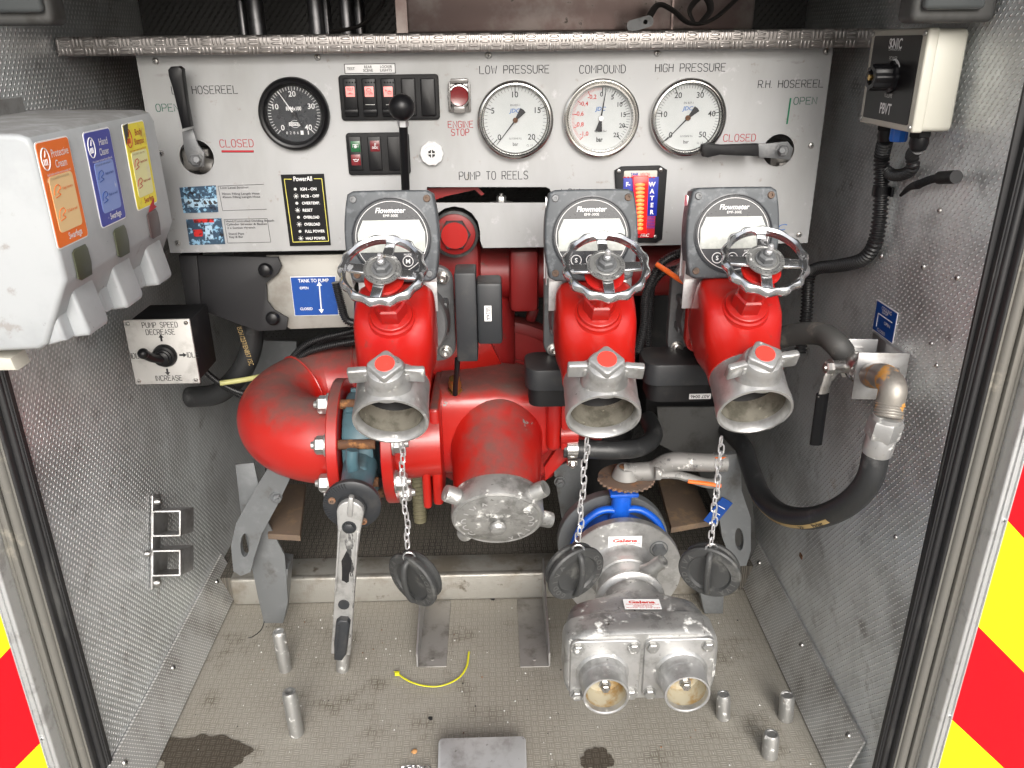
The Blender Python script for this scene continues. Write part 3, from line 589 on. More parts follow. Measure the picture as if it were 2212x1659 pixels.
# ---------------------------------------------------------------- gauges
def gauge(u, v, R, kind, label):
    c = PP(u, v, 0); M = FP(c); t = thing('tachometer' if kind == 'rpm' else 'pressure_gauge', label, 'gauge', c, None if kind == 'rpm' else 'round pressure gauges in a row')
    n = V((0, -1, 0)); k = R/.056
    m = MB()
    if kind == 'rpm': m.lathe([(R*.80, 0), (R, 0), (R, .008), (R*.97, .013), (R*.90, .016), (R*.84, .015), (R*.76, .007), (R*.755, .004), (R*.80, .003)], c, n, 64, cap=False); part('bezel', m, MT['black'], t)
    elif kind == 'comp': m.lathe([(R*.8, 0), (R, 0), (R, .010), (R*.985, .013), (R*.95, .014), (R*.93, .011), (R*.90, .012), (R*.87, .016), (R*.83, .016), (R*.80, .006), (R*.8, .003)], c, n, 64, cap=False); part('bezel', m, MT['bezel_steel'], t)
    else: m.lathe([(R*.8, 0), (R, 0), (R, .010), (R*.985, .014), (R*.95, .016), (R*.90, .0165), (R*.865, .013), (R*.855, .006), (R*.8, .003)], c, n, 64, cap=False); part('bezel', m, MT['bezel_steel'], t)
    Rd = R*(.78 if kind == 'rpm' else .81 if kind == 'comp' else .86); zf = .0045
    m = MB(); m.lathe([(Rd, 0), (Rd, zf), (0, zf)], c, n, 64); part('dial', m, MT['flow_face'] if kind == 'rpm' else MT['dial'], t)
    m = MB(); ink = [MT['white'], MT['white']] if kind == 'rpm' else [MT['ink'], MT['ink_orange_red']]
    def pol(a, r): return M @ V((r*math.cos(math.radians(a)), r*math.sin(math.radians(a)), zf+.0003))
    def tick(a, r0, r1, w_, i=0):
        m.m = i; m.box(((r0+r1)/2, 0, zf+.0002), (abs(r1-r0), w_, .0004), M @ RZ(a)); m.m = 0
    def num(s, a, r, h=.0082, i=0, w=None): m.m = i; p = pol(a, r); m.text(s, FP(p), h*k, w=w, off=.01); m.m = 0
    ro = Rd*.95
    if kind in ('low', 'high'):
        mx, st, nt_ = (20, 5, 40) if kind == 'low' else (50, 10, 50)
        for i in range(nt_+1): tick(225-270*i/nt_, ro-.0045*k, ro, .0005*k)
        for q in range(0, mx+1, st): tick(225-270*q/mx, ro-.0075*k, ro+.0005, .0012*k); num(str(q), 225-270*q/mx, Rd*(.74 if q not in (0, mx) else .70))
        m.text('EN 837-1', FP(M @ V((0, .021*k, zf))), .003*k, w=.014*k); m.text('GLYCERINE FILL', FP(M @ V((0, -.026*k, zf))), .0026*k, w=.019*k); m.text('bar', FP(M @ V((0, -.034*k, zf))), .0052*k, w=.008*k, off=.01); m.text('CL 1.0', FP(M @ V((.021*k, -.036*k, zf))), .003*k, w=.009*k)
        m.prism([(0, .0), (.009*k, -.002*k), (.009*k, .002*k)], .0004, M @ T(0, 0, zf) @ RZ(-45) @ T(ro-.003, 0, 0))
    elif kind == 'comp':
        for i in range(51): tick(91+(225-91)*i/50, ro-.004*k, ro, .00035*k, 1)
        for i, s in enumerate(['-0,2', '-0,4', '-0,6', '-0,8', '-1,0']): a = 91+134*(i+1)/5; tick(a, ro-.007*k, ro, .0010*k, 1); num(s, a-3, Rd*.72, .0062, 1)
        for i in range(26): tick(88-133*i/25, ro-.005*k, ro, .0005*k)
        for i, s in enumerate(['0', '5', '10', '15', '20', '25']): a = 88-133*i/5; tick(a, ro-.008*k, ro, .0012*k); num(s, a+(2 if i == 0 else 0), Rd*.74, .0066)
        m.text('Napvis oil filled', FP(M @ V((0, -.0185*k, zf))), .003*k, w=.018*k); m.text('bar', FP(M @ V((-.001, -.030*k, zf))), .0066*k, w=.0095*k, off=.03)
    else:
        for i in range(41): tick(225-270*i/40, ro-.005*k, ro, .0007*k)
        for q in range(0, 41, 10): tick(225-270*q/40, ro-.0065*k, ro+.0005, .0012*k); num(str(q), 225-270*q/40, Rd*(.66 if q in (0, 40) else .70), .0085)
        m.text('RPMx100', FP(M @ V((0, .0085*k, zf))), .0058*k, w=.024*k, off=.02)
        m.tube([M @ V((.0075*k*math.cos(a*math.pi/12), -.015*k+.0055*k*math.sin(a*math.pi/12), zf+.0003)) for a in range(24)], .0003, n=4, smooth=False, closed=True)
        m.box((0, -.015*k, zf+.0003), (.020*k, .0052*k, .0004), M)
        for i, s in enumerate('0286'): m.text(s, FP(M @ V(((-.0145+i*.0058)*k, -.0285*k, zf+.0005))), .0042*k)
        m.box((.0095*k, -.0285*k, zf+.0003), (.0046*k, .0062*k, .0005), M); m.box((.0195*k, -.0285*k, zf+.0003), (.0016*k, .006*k, .0005), M)
    part('scale', m, ink, t)
    if kind == 'rpm':
        m = MB(); m.text('ISSPRO', FP(M @ V((0, -.015*k, zf+.0009))), .0032*k, w=.017*k); part('maker_lettering', m, MT['ink'], t)
    else:
        m = MB(); m.text('JDC', FP(M @ V((-.001, .0125*k, zf+.0004))), .0075*k, shear=.2, w=.016*k, off=.012); part('maker_lettering', m, MT['ink_blue'], t)
    # needle
    m = MB(); A = {'low': 231, 'high': 226, 'comp': 81, 'rpm': 122}[kind]; Mn = M @ T(0, 0, zf+.002) @ RZ(A)
    m.m = 0
    m.prism([(0, .0011*k), (ro*.98, .0003*k), (ro*.98, -.0003*k), (0, -.0011*k)], .0006, Mn)
    m.m = 1; m.prism([(0, .0014*k), (0, -.0014*k), (-.018*k, -.0050*k), (-.019*k, 0), (-.018*k, .0050*k)] if kind != 'rpm' else [(0, .002*k), (0, -.002*k), (-.024*k, -.0015*k), (-.024*k, .0015*k)], .0007, Mn @ T(0, 0, .0002))
    m.m = 2; m.lathe([(.0038*k, 0), (.0038*k, .003), (.003*k, .0036), (0, .0036)], M @ V((0, 0, zf+.001)), n, 20)
    part('needle', m, [MT['white'] if kind == 'rpm' else MT['ink'], MT['ink'], {'low': MT['rust'], 'high': MT['rust'], 'comp': MT['white'], 'rpm': MT['ink']}[kind]], t)
    m = MB(); m.lathe([(0, 0), (R*.865, 0), (R*.865, .0006), (0, .0006)], c+n*(.0095), n, 48, cap=False)
    part('glass', m, MT['glass'], t)
    return t
pxm = PP(1100, 260).x-PP(1000, 260).x; pxm /= 100
gauge(637, 246, 75*pxm, 'rpm', 'black rev counter with a white needle, left of the switches')
gauge(1113, 259, 82*pxm, 'low', 'round pressure gauge under the words LOW PRESSURE, scale to 20 bar')
gauge(1297, 255, 82*pxm, 'comp', 'round gauge under the word COMPOUND with red numbers on its left half')
gauge(1484, 254, 82*pxm, 'high', 'round pressure gauge under the words HIGH PRESSURE, scale to 50 bar')
# ---------------------------------------------------------------- switch banks
def rectP(mt, u0, v0, u1, v1, d0, d1, bev=.001, r=0):
    a, b = PP(u0, v0, d0), PP(u1, v1, d0); a2 = PP(u0, v1, d0); cx, cz = (a.x+b.x)/2, (a.z+b.z)/2; w_, h_ = abs(b.x-a.x), abs(a.z-b.z)
    if r: mt.prism(rrect(w_, h_, r), d1-d0, FP((cx, YP-d0, cz)), bev)
    else: mt.box((cx, YP-(d0+d1)/2, cz), (w_, d1-d0, h_), bev=min(bev, (d1-d0)*.45))
    return V((cx, YP-d1, cz))
t = thing('rocker_switch_bank', 'black bank of five rocker positions with pink lit icons, above the ball lever', 'switch panel', PP(841, 210, 0))
m = MB(); rectP(m, 731, 162, 951, 258, 0, .006, .002, .005); part('frame', m, MT['black_matt'], t)
def ic(mt, c, segs, r=.0004):
    for sg in segs: mt.tube([c+V((x*.001, -.0006, z*.001)) for x, z in sg], r, n=5, smooth=False)
lamp_ic = [[(-4, 1), (-3, 4), (0, 4.6), (3, 3), (3, 1), (-4, 1)], [(-3, -.5), (-4, -4)], [(-.5, -.5), (0, -4)], [(1.5, -.5), (3, -4)], [(3, -.5), (5, -3.5)]]
for i, (u, lab) in enumerate(((758, 'rocker switch marked TEST'), (799, 'rocker switch with a lamp icon'), (840, 'rocker switch with a locker icon'))):
    m = MB(); c = rectP(m, u-18, 169, u+18, 251, .006, .011, .002)
    a = c; m.box((c.x, YP-.0115, PP(u, 240).z), (.020, .002, .006), bev=.0008)
    for du in (-9, -3, 3, 9):
        for v in (178, 236, 243): p = PP(u+du, v, .0118); m.sph(p, .0011, n=8)
    r_ = part('rocker_switch', m, MT['black'], t, lab)
    m = MB(); c2_ = rectP(m, u-12, 187, u+9, 209, .011, .0118, .0003); part('lit_window', m, MT['pink_window'], r_)
    m = MB()
    if i == 0: m.text('TEST', FP(c2_+V((0, -.0002, .0035))), .0042, w=.0105, off=.01); ic(m, c2_, [[(-4, -3), (4, -3)], [(-1.5, -3), (0, -1.2), (1.5, -3), (0, -4.8), (-1.5, -3)]])
    elif i == 1: ic(m, c2_, lamp_ic)
    else: ic(m, c2_, [[(-4.5, 3), (-1.5, 1.5), (-3, -.2), (-4.5, 3)], [(-.5, -3), (-.5, 0), (4.5, 0), (4.5, -3), (-.5, -3)], [(1, 0), (1, 1.2), (3, 1.2), (3, 0)]])
    part('icon', m, MT['ink_red'], r_)
    if i: m = MB(); m.box((c2_.x, YP-.0112, PP(u, 225).z), (.014 if i == 1 else .009, .0006, .0007)); part('white_bar', m, MT['off_white'], r_)
for u in (883, 925): m = MB(); rectP(m, u-18, 169, u+18, 251, .006, .0085, .002, .003); part('blank_cover', m, MT['black'], t)
t = thing('switch_label_strip', 'narrow white label strip reading TEST, REAR SCENE and LOCKER LIGHTS', 'label', PP(799, 148, .0))
m = MB(); m.mat(1); rectP(m, 743, 138, 855, 158.5, 0, .0008, .0002); m.mat(0); rectP(m, 744.6, 139.6, 853.4, 157, .0008, .0012, .0001); part('strip', m, [MT['white'], MT['ink']], t)
m = MB(); 
for s, u, v in (('TEST', 758, 148.5), ('REAR', 795, 144.5), ('SCENE', 795, 152), ('LOCKER', 834, 144), ('LIGHTS', 834, 151.5)): m.text(s, FP(PP(u, v, .0013)), .0038, w=len(s)*.0029, off=.012)
part('lettering', m, MT['ink'], t)
t = thing('warning_light_bank', 'black bank of green and dark red warning lights left of the lever rod', 'warning lights', PP(818, 332, 0))
m = MB(); rectP(m, 747, 287, 888, 376, 0, .006, .002, .005); part('frame', m, MT['black_matt'], t)
for u in (768, 810, 853): m = MB(); rectP(m, u-17, 295, u+17, 368, .006, .008, .001, .002); part('cell', m, MT['black'], t)
for u, v, mt_, lab, segs in ((768, 317, 'green_window', 'green warning light', [[(-4, -1), (-4, 3), (4, 3), (4, -1)], [(-2, -2), (2, 2)], [(-2, 2), (2, -2)], [(0, 2.6), (0, -2.6)], [(-2.6, 0), (2.6, 0)]]), (769, 346, 'red_window', 'dark red oil can warning light', [[(-4.5, 1), (-3, .5), (-2, -2), (2, -2), (4.5, 1.5)], [(-2.5, .8), (2, .8), (3, 0)], [(0, .8), (0, 2)]]), (810, 316, 'red_window', 'dark red temperature warning light', [[(0, 4.5), (0, -1)], [(0, 4), (2, 4)], [(0, 2), (2, 2)], [(-4.5, -1.5), (-3, -1), (-1.5, -1.8), (1, -1), (3, -1.8), (4.5, -1)], [(-4.5, -3.5), (-2, -3), (0, -3.8), (2, -3), (4.5, -3.8)]])):
    m = MB(); c = rectP(m, u-11, v-12, u+11, v+11, .008, .0086, .0002); w_ = part('warning_light', m, MT[mt_], t, lab); m = MB(); ic(m, c, segs, .00045); part('icon', m, MT['white'], w_)
# engine stop button
t = thing('engine_stop_button', 'round red stop button under a scuffed clear hinged guard', 'button', PP(992, 206))
m = MB(); rectP(m, 967, 180, 1018, 242, 0, .004, .001, .002); rectP(m, 973, 169, 1012, 179, 0, .009, .002); rectP(m, 969, 176, 975, 236, .004, .016, .001); rectP(m, 1011, 176, 1017, 236, .004, .016, .001); rectP(m, 980, 228, 1006, 243, .004, .018, .002); part('guard', m, MT['clear_guard'], t)
m = MB(); c = PP(992, 207, .004); m.lathe([(.0175, 0), (.0175, .004), (.016, .0075), (.014, .008), (.014, .006)], c, (0, -1, 0), 32, cap=False); part('collar', m, MT['steel'], t)
m = MB(); m.lathe([(.0145, 0), (.0145, .009), (.0135, .0105), (.010, .0095), (0, .009)], c, (0, -1, 0), 32); part('button', m, MT['red_button'], t)
# buzzer
t = thing('buzzer', 'small round white buzzer with a ridged ring and cross grille', 'buzzer', PP(933, 331))
m = MB(); c = PP(933, 331); m.lathe([(.0175, 0), (.0175, .008), (.016, .0095), (.0125, .0095), (.0115, .007), (.009, .007), (.0085, .009), (.0062, .009), (.0055, .007)], c, (0, -1, 0), 70, cap=False, wob=lambda a: .0005*math.cos(10*a)); part('ring', m, MT['white_buzzer'], t)
m = MB(); m.lathe([(.006, 0), (.006, .0065), (0, .0065)], c, (0, -1, 0), 24); m.mat(1); m.box((c.x, c.y-.007, c.z), (.011, .001, .0014)); m.box((c.x, c.y-.0071, c.z), (.0014, .001, .011)); part('grille', m, [MT['ink'], MT['white_buzzer']], t)
# tank level display
t = thing('tank_level_display', 'black water tank level display with a glowing red light column', 'level display', PP(1382, 441))
m = MB(); P = [PP(*q) for q in ((1327, 368), (1342, 359), (1425, 357), (1440, 366), (1429, 516), (1416, 523), (1340, 523), (1335, 516))]; c = sum(P, V())/8; I = FP(c).inverted()
m.prism([tuple((I @ p)[:2]) for p in P], .007, FP(c), .002); part('housing', m, MT['black_matt'], t)
for u, v in ((1337, 370), (1427, 367), (1415, 511)): mm = MB(); mm.scr(FP(PP(u, v, .007)), .0034); part('screw', mm, [MT['steel'], MT['ink']], t)
m = MB(); m.mat(0); c = rectP(m, 1348, 369, 1419, 384, .007, .0076, .0001, .002); m.mat(1); rectP(m, 1347, 383, 1418, 466, .0072, .0079, .0001); m.mat(2); rectP(m, 1349, 464, 1413, 513, .0072, .0078, .0001, .002)
m.mat(3)
for i in range(9): rectP(m, 1395, 466+i*3.2, 1414, 467.3+i*3.2, .0078, .0082, .0001)
m.mat(4)
for i in range(9): u = 1349+i*7.9; m.prism([(-.0027, 0), (0, .0016), (.0027, 0), (0, -.0012)], .0003, FP(PP(u, 383.5, .0080)))
part('face_label', m, [MT['ivory'], MT['tank_blue'], MT['tank_red'], MT['tank_blue'], MT['ink_red']], t)
m = MB(); m.text('TANK', FP(PP(1371, 376.5, .0078)), .0052, w=.0125, off=.03); m.mat(1); m.text('VISION', FP(PP(1393, 376.5, .0078)), .0052, w=.0145, off=-.005); m.mat(2)
m.text('F-', FP(PP(1357, 398, .0081)), .0068, off=.03)
for s, v in zip('WATER', (398, 413, 428, 443, 458)): m.text(s, FP(PP(1408.5, v, .0081)), .0072, off=.035)
m.text('FRC', FP(PP(1393, 508, .0081)), .0052, w=.0145, shear=.15, off=.03); part('lettering', m, [MT['tank_blue'], MT['ink_red'], MT['white']], t)
m = MB(); a, b = PP(1384, 379, .008), PP(1384, 503, .008)
pt = [PP(1366, 379, .008), PP(1400, 379, .008), PP(1395, 503, .008), PP(1374, 503, .008)]; c = sum(pt, V())/4; I = FP(c).inverted()
m.prism([tuple((I @ p)[:2]) for p in pt], .008, FP(c), .002); m.mat(1)
for i in range(12):
    v = 399+i*8.6; wd = .0078-.0030*i/11; p = PP(1383, v, .0163); m.sph(p, 1, (wd, .0015, .0028), 12)
part('light_column', m, [MT['led_glow'], MT['led_hot']], t)
# ================================================================ hose reel levers
t = thing('hosereel_lever', 'upright black-gripped lever in the round hole at the left of the panel', 'lever', at(424, 345, Y=1.29), 'hose reel levers')
m = MB(); p = at(432, 342, Y=1.345); m.box(p, (.040, .05, .034), bev=.005); m.cyl(p+V((.012, -.03, -.006)), p+V((.03, -.03, -.01)), .012, n=16); m.box(p+V((.018, -.028, .012)), (.014, .01, .010)); part('valve_body', m, MT['alu_dull'], t)
m = MB(); pts = [at(u, v, Y=y) for u, v, y in ((441, 360, 1.278), (408, 350, 1.278), (398, 318, 1.277), (392, 285, 1.272), (415, 278, 1.272), (428, 312, 1.277), (443, 330, 1.278))]
I = FP(pts[0]).inverted(); m.prism([tuple((I @ q)[:2]) for q in pts], .004, FP(pts[0]), .0008); part('arm', m, MT['grey_cast'], t)
m = MB(); m.nut(at(424, 345, Y=1.273), (0, -1, 0), .0088, .007); m.cyl(at(424, 345, Y=1.272), at(424, 345, Y=1.258), .0045, .004); part('nut', m, MT['grey_cast'], t)
m = MB(); m.slab([(412, 274), (392, 279), (384, 245), (371, 190), (363, 165), (361, 151), (367, 144), (385, 143), (393, 149), (395, 168), (402, 220)], .013, Y=1.255, bev=.0035); part('grip', m, MT['black'], t)
t = thing('hosereel_lever', 'level black-gripped lever pointing left from the round hole at the right of the panel', 'lever', at(1690, 325, Y=1.29), 'hose reel levers')
m = MB(); p = at(1680, 335, Y=1.345); m.box(p, (.040, .05, .034), bev=.005); m.box(p+V((-.002, -.03, -.02)), (.014, .014, .026), bev=.002); part('valve_body', m, MT['alu_dull'], t)
m = MB(); pts = [at(u, v, Y=1.277) for u, v in ((1705, 345), (1654, 340), (1638, 340), (1636, 311), (1654, 310), (1700, 305), (1712, 320))]
I = FP(pts[0]).inverted(); m.prism([tuple((I @ q)[:2]) for q in pts], .004, FP(pts[0]), .0008); part('arm', m, MT['grey_cast'], t)
m = MB(); m.nut(at(1690, 325, Y=1.273), (0, -1, 0), .0088, .007); m.cyl(at(1690, 325, Y=1.272), at(1690, 325, Y=1.257), .0045, .004); part('nut', m, MT['grey_cast'], t)
m = MB(); m.slab([(1640, 311), (1641, 338), (1600, 337), (1556, 335), (1530, 341), (1520, 339), (1515, 325), (1518, 313), (1532, 310), (1560, 314)], .013, Y=1.255, bev=.0035); part('grip', m, MT['black_matt'], t)
# tall ball lever
t = thing('ball_lever', 'tall black lever with a round black ball knob rising behind the left flowmeter', 'lever', at(876, 430, Y=1.21))
m = MB(); m.tube([at(877, 440, Y=1.22), at(876, 405, Y=1.21), at(871, 270, Y=1.175)], .0062, n=16); part('rod', m, MT['black'], t)
m = MB(); a = at(871, 268, Y=1.175); m.cyl(a+V((0, 0, -.003)), a+V((0, -.001, .007)), .0078, n=6); part('collar', m, MT['alu_bright'], t)
m = MB(); m.sph(at(868, 232, Y=1.165), .0178, n=36); part('ball_knob', m, MT['black'], t)
# red bar in the slot
m = MB(); m.slab([(900, 408), (1030, 402), (1046, 419), (1040, 423), (1026, 410), (962, 424), (900, 446)], .004, Y=1.325)
solo('red_slot_lever', m, MT['red_shaded'], 'flat red metal bar seen through the black slot under PUMP TO REELS', 'lever', at(980, 415, Y=1.325))
m = MB(); p = at(1083, 430, Y=1.35); m.nut(p+V((0, 0, -.006)), (0, 0, 1), .008, .010); m.cyl(p+V((0, 0, -.012)), p+V((0, 0, -.006)), .02, n=20)
solo('slot_bolt', m, MT['zinc'], 'small bolt head seen deep inside the black slot', 'bolt', p)
# ================================================================ delivery valves
tt = V((0, -math.cos(math.radians(30)), -math.sin(math.radians(30)))); ss = V((0, -.5, .8660254)); sp = V((0, -math.cos(math.radians(54)), math.sin(math.radians(54)))); XX = V((1, 0, 0))
def valve():
    O = at(851, 735, Y=1.089); O.x = at(844, 912, Y=.968).x
    t = thing('delivery_valve', 'x', 'valve', O, 'red delivery valves with handwheels')
    def P(a, b, c=0): return O+tt*a+ss*b+XX*c
    m = MB()
    m.loft([(-.088, 0, 0, .040, .040, 2), (-.074, 0, .002, .043, .043, 2.4), (-.064, 0, .003, .047, .048, 3.2), (-.057, 0, .004, .0515, .0530, 4.4), (-.049, 0, .005, .0540, .0560, 5.6), (-.036, 0, .006, .0552, .0568, 6.5), (-.010, 0, .006, .0552, .0565, 6.5), (.010, 0, .005, .0548, .0555, 6), (.022, 0, .003, .0540, .0540, 4.6), (.033, 0, .001, .0530, .0520, 3.4), (.044, 0, 0, .0518, .0508, 2.6), (.060, 0, 0, .0508, .0502, 2.1), (.078, 0, 0, .0500, .0500, 2), (.080, 0, 0, .048, .048, 2)], O, tt, XX, 80)
    Bs = V((O.x, O.y+.0017, O.z-.0063))                                # foot of the tilted spindle
    m.lathe([(.040, .048), (.0365, .057), (.0335, .0615), (.0325, .064), (.0320, .0675), (.0290, .0685), (.0280, .073), (.0262, .074)], Bs, sp, 40)
    b = part('body', m, MT['red_valve'], t)
    m = MB(); m.lathe([(.0218, .073), (.0218, .097), (.019, .099)], Bs, sp, 6); m.cyl(Bs+sp*.095, Bs+sp*.140, .0165, .0165, 28); m.cyl(Bs+sp*.138, Bs+sp*.148, .0235, .0255, 28, bev=.002)
    part('gland', m, MT['red_valve'], t)
    # flange plate facing the bay opening
    fc = V((O.x, 1.163, O.z-.004)); m = MB(); m.prism(rrect(.102, .110, .020, 6), .014, FP(fc+V((0, .014, 0))), .002); fl = part('flange', m, MT['red_valve'], t)
    for sx_ in (-1, 1):
        for sz in (-1, 1):
            m = MB(); q = fc+V((sx_*.039, 0, sz*.041)); m.nut(q, (0, -1, 0), .0078, .008); part('bolt', m, MT['red_valve'] if sz < 0 else MT['rust_plate'], t)
    # bare metal outlet
    m = MB(); m.lathe([(.0492, .078), (.0489, .084), (.0488, .118), (.0500, .126), (.0503, .136), (.0494, .1405), (.0462, .1410), (.0440, .138), (.0430, .128), (.0425, .10), (.042, .07)], O, tt, 64, cap=False); ou = part('outlet', m, MT['cast_clean'], t)
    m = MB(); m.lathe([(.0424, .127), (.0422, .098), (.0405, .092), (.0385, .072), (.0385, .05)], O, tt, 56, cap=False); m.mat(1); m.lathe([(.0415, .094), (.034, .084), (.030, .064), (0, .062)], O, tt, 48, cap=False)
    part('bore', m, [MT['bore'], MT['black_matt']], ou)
    # release knob with two wings and a red button
    K = P(.108, .040); m = MB()
    m.lathe([(.0310, 0), (.0300, .008), (.0275, .014), (.0262, .020), (.0260, .026), (.023, .032), (.018, .034)], K, ss, 40)
    Mk = frame(K+ss*.014, XX, -tt)
    for s in (-1, 1): m.box((s*.036, .001, .008), (.026, .010, .024), Mk @ RZ(s*-4), bev=.0028, seg=3); m.box((s*.024, 0, .006), (.012, .016, .016), Mk, bev=.004)
    sq = rrect(.036, .036, .006, 4); m.prism(sq, .012, frame(K+ss*.030, XX, -tt) @ RZ(45), .003, seg=3)
    m.lathe([(.0185, .022), (.0170, .034)], K, ss, 32)
    kn = part('release_knob', m, MT['cast_clean'], t, org=K)
    m = MB(); m.cyl(K+ss*.040, K+ss*.0432, .0132, .0122, 32); part('red_button', m, MT['red_cap'], kn)
    # handwheel
    C = Bs+sp*.164; bt = -sp.cross(XX)*-1; Mw = frame(C, XX, sp.cross(XX)); m = MB(); R = .0492; n = 168; b = bmesh.new(); rings = []
    for i in range(n):
        a = 2*math.pi*i/n; lob = .0015*math.cos(14*a); r_ = []
        for j, (dr, dz, lf) in enumerate(((-.0032, -.0045, 0), (-.0036, .000, 0), (-.0028, .005, .1), (.0008, .0068, .3), (.0044, .0045, .9), (.0056, .000, 1), (.0046, -.0045, 1), (.0008, -.0068, .4))):
            rr = R+dr+lob*lf; r_.append(b.verts.new((rr*math.cos(a), rr*math.sin(a), dz)))
        rings.append(r_)
    for i in range(n):
        a, c = rings[i], rings[(i+1) % n]
        for j in range(8): b.faces.new((a[j], a[(j+1) % 8], c[(j+1) % 8], c[j]))
    bmesh.ops.recalc_face_normals(b, faces=b.faces); m._put(b, Mw)
    for a in (80, 170, 260, 350): m.prism([(.012, .0075), (.045, .0062), (.045, -.0062), (.012, -.0075)], .004, Mw @ RZ(a) @ T(0, 0, -.005), .001)
    hw = part('handwheel', m, MT['chrome'], t, ang=50, org=C)
    m = MB(); m.lathe([(0, 0), (.0235, 0), (.0240, .0015), (.0235, .003), (.0205, .003), (.0200, .0026), (.0165, .0026), (.0160, .0031), (.0150, .0032), (.0145, .0026), (.010, .0026), (0, .0026)], C, sp, 48, cap=False); hub = part('hub_plate', m, MT['zinc'], hw)
    m = MB(); Mh = frame(C+sp*.0031, XX, sp.cross(XX))
    m.ctext('ONE SHOT OF SHELL RETINAX A OCCASIONALLY ', Mh, .0220, 120, -225, .0028); m.ctext('GEORGE WARWICK ENGLAND', Mh, .0182, 20, -140, .0022); part('engraved_text', m, MT['ink'], hw)
    m = MB(); m.nut(C+sp*.003, sp, .0105, .009, stud=False); m.cyl(C+sp*.011, C+sp*.017, .006, .0055, 16); part('spindle_nut', m, MT['grey_cast'], hw)
    m = MB(); m.lathe([(.0042, .016), (.0042, .020), (.0030, .021), (.0030, .024), (.0038, .026), (.0026, .030), (0, .031)], C, sp, 14); part('grease_nipple', m, MT['alu_bright'], hw)
    return t
v1 = valve(); v1['label'] = 'red valve with handwheel, leftmost of three, under the left flowmeter and over the teal valve'
kids0 = v1.location.copy()
def valx(u): return at(u, 912, Y=.968).x
for u, dz, lab, kr in ((1303, .0005, 'red valve with handwheel, middle of three, its chain hanging over the blue valve', 3), (1628, .004, 'red valve with handwheel, rightmost of three, nearest the thick black hose', -13)):
    c = copy_tree(v1, V((valx(u), kids0.y, kids0.z+dz)), lab)
    for ch in [x for x in bpy.data.objects if x.parent == c]:
        if ch.name.startswith('release_knob'):
            ch.rotation_mode = 'QUATERNION'; ch.rotation_quaternion = Quaternion(ss, math.radians(-kr))
        if ch.name.startswith('handwheel'):
            ch.rotation_mode = 'QUATERNION'; ch.rotation_quaternion = Quaternion(sp, math.radians(12 if kr > 0 else 5))
# ================================================================ flowmeters
def flowmeter(u, v, lab, first=[None]):
    loc = at(u, v, Y=1.118)
    if first[0]: return copy_tree(first[0], loc, lab)
    t = thing('flowmeter', lab, 'flowmeter', loc, 'grey flowmeter displays'); first[0] = t
    til = math.radians(10); up = V((0, math.sin(til), math.cos(til))); M = frame(loc, XX, up)
    w2, h2 = .0615, .0615; out = []
    for i in range(13): f = -1+2*i/12; out.append((w2-.004+.0075*(1-f*f)*.9, h2*f*.93))
    out += [(w2-.012, h2)] + [(x, h2+.0005) for x in (.02, -.02)] + [(-w2+.012, h2)]
    for i in range(13): f = 1-2*i/12; out.append((-(w2-.004+.0075*(1-f*f)*.9), h2*f*.93))
    out += [(-w2+.012, -h2), (w2-.012, -h2)]
    m = MB(); m.prism(out, .030, M @ T(0, 0, -.015), .0035, seg=3); part('housing', m, MT['flow_grey'], t)
    m = MB(); m.lathe([(.0545, 0), (.0545, .0012), (.0530, .0016), (.0518, .0004), (.0510, .0004), (.0505, .0010), (0, .0010)], M @ V((0, -.001, .0148)), M.to_3x3() @ V((0, 0, 1)), 64, cap=False); fc = part('face', m, MT['flow_face'], t)
    m = MB(); zt = .0163
    m.tube([M @ V((.0485*math.cos(a*math.pi/36), -.001+.0485*math.sin(a*math.pi/36), zt)) for a in range(72)], .00045, n=5, smooth=False, closed=True)
    m.text('Flowmeter', M @ T(0, .0355, zt), .0072, shear=.25, w=.041, off=.012); m.text('EMF-300E', M @ T(0, .0285, zt), .0034, w=.020)
    for x, s in ((-.021, 'S'), (.0, 'R'), (.021, 'M')):
        m.tube([M @ V((x+.0070*math.cos(a*math.pi/12), -.033+.0070*math.sin(a*math.pi/12), zt)) for a in range(24)], .0006, n=5, smooth=False, closed=True); m.text(s, M @ T(x, -.033, zt), .0062, off=.02)
    m.text('MODE', M @ T(.021, -.0238, zt), .0026)
    part('white_lettering', m, MT['white'], fc)
    m = MB(); m.prism([(-.044, -.0205), (.044, -.0205), (.0455, -.018), (.0455, .006), (.038, .0225), (-.038, .0225), (-.0455, .006), (-.0455, -.018)], .0012, M @ T(0, 0, .0158), .0004); part('screen', m, MT['lcd'], t)
    for x in (-1, 1):
        for y in (-1, 1):
            m = MB(); q = M @ V((x*.0495, y*.0505, .0148)); nn = M.to_3x3() @ V((0, 0, 1)); m.lathe([(.0050, 0), (.0050, .001), (.0042, .0022), (.0022, .0023), (.002, .0006), (0, .0006)], q, nn, 16, cap=False); part('screw', m, MT['rust_plate'] if (x+y) else MT['grey_cast'], t)
    # side blades of the bright steel bracket and its feet down to the flange bolts
    bb = frame((loc.x-.0605, loc.y, loc.z), (0, 1, 0), (0, 0, 1)); m = MB()
    m.prism([(-.008, -.058), (-.006, -.02), (.002, .03), (.010, .050), (.022, .050), (.024, -.070), (-.002, -.070)], .0016, bb @ T(0, 0, -.0008))
    m.box((loc.x, 1.1355, loc.z-.030), (.112, .0022, .080)); m.box((loc.x-.058, 1.1352, loc.z-.030), (.010, .0022, .070)); 
    for x in (-1, 1): m.box((loc.x+x*.041, 1.1357, loc.z-.088), (.030, .0024, .052), bev=.0006)
    part('bracket', m, MT['alu_bright'], t)
    return t
flowmeter(849, 511, 'grey flowmeter display leftmost of three, with the ball lever behind it')
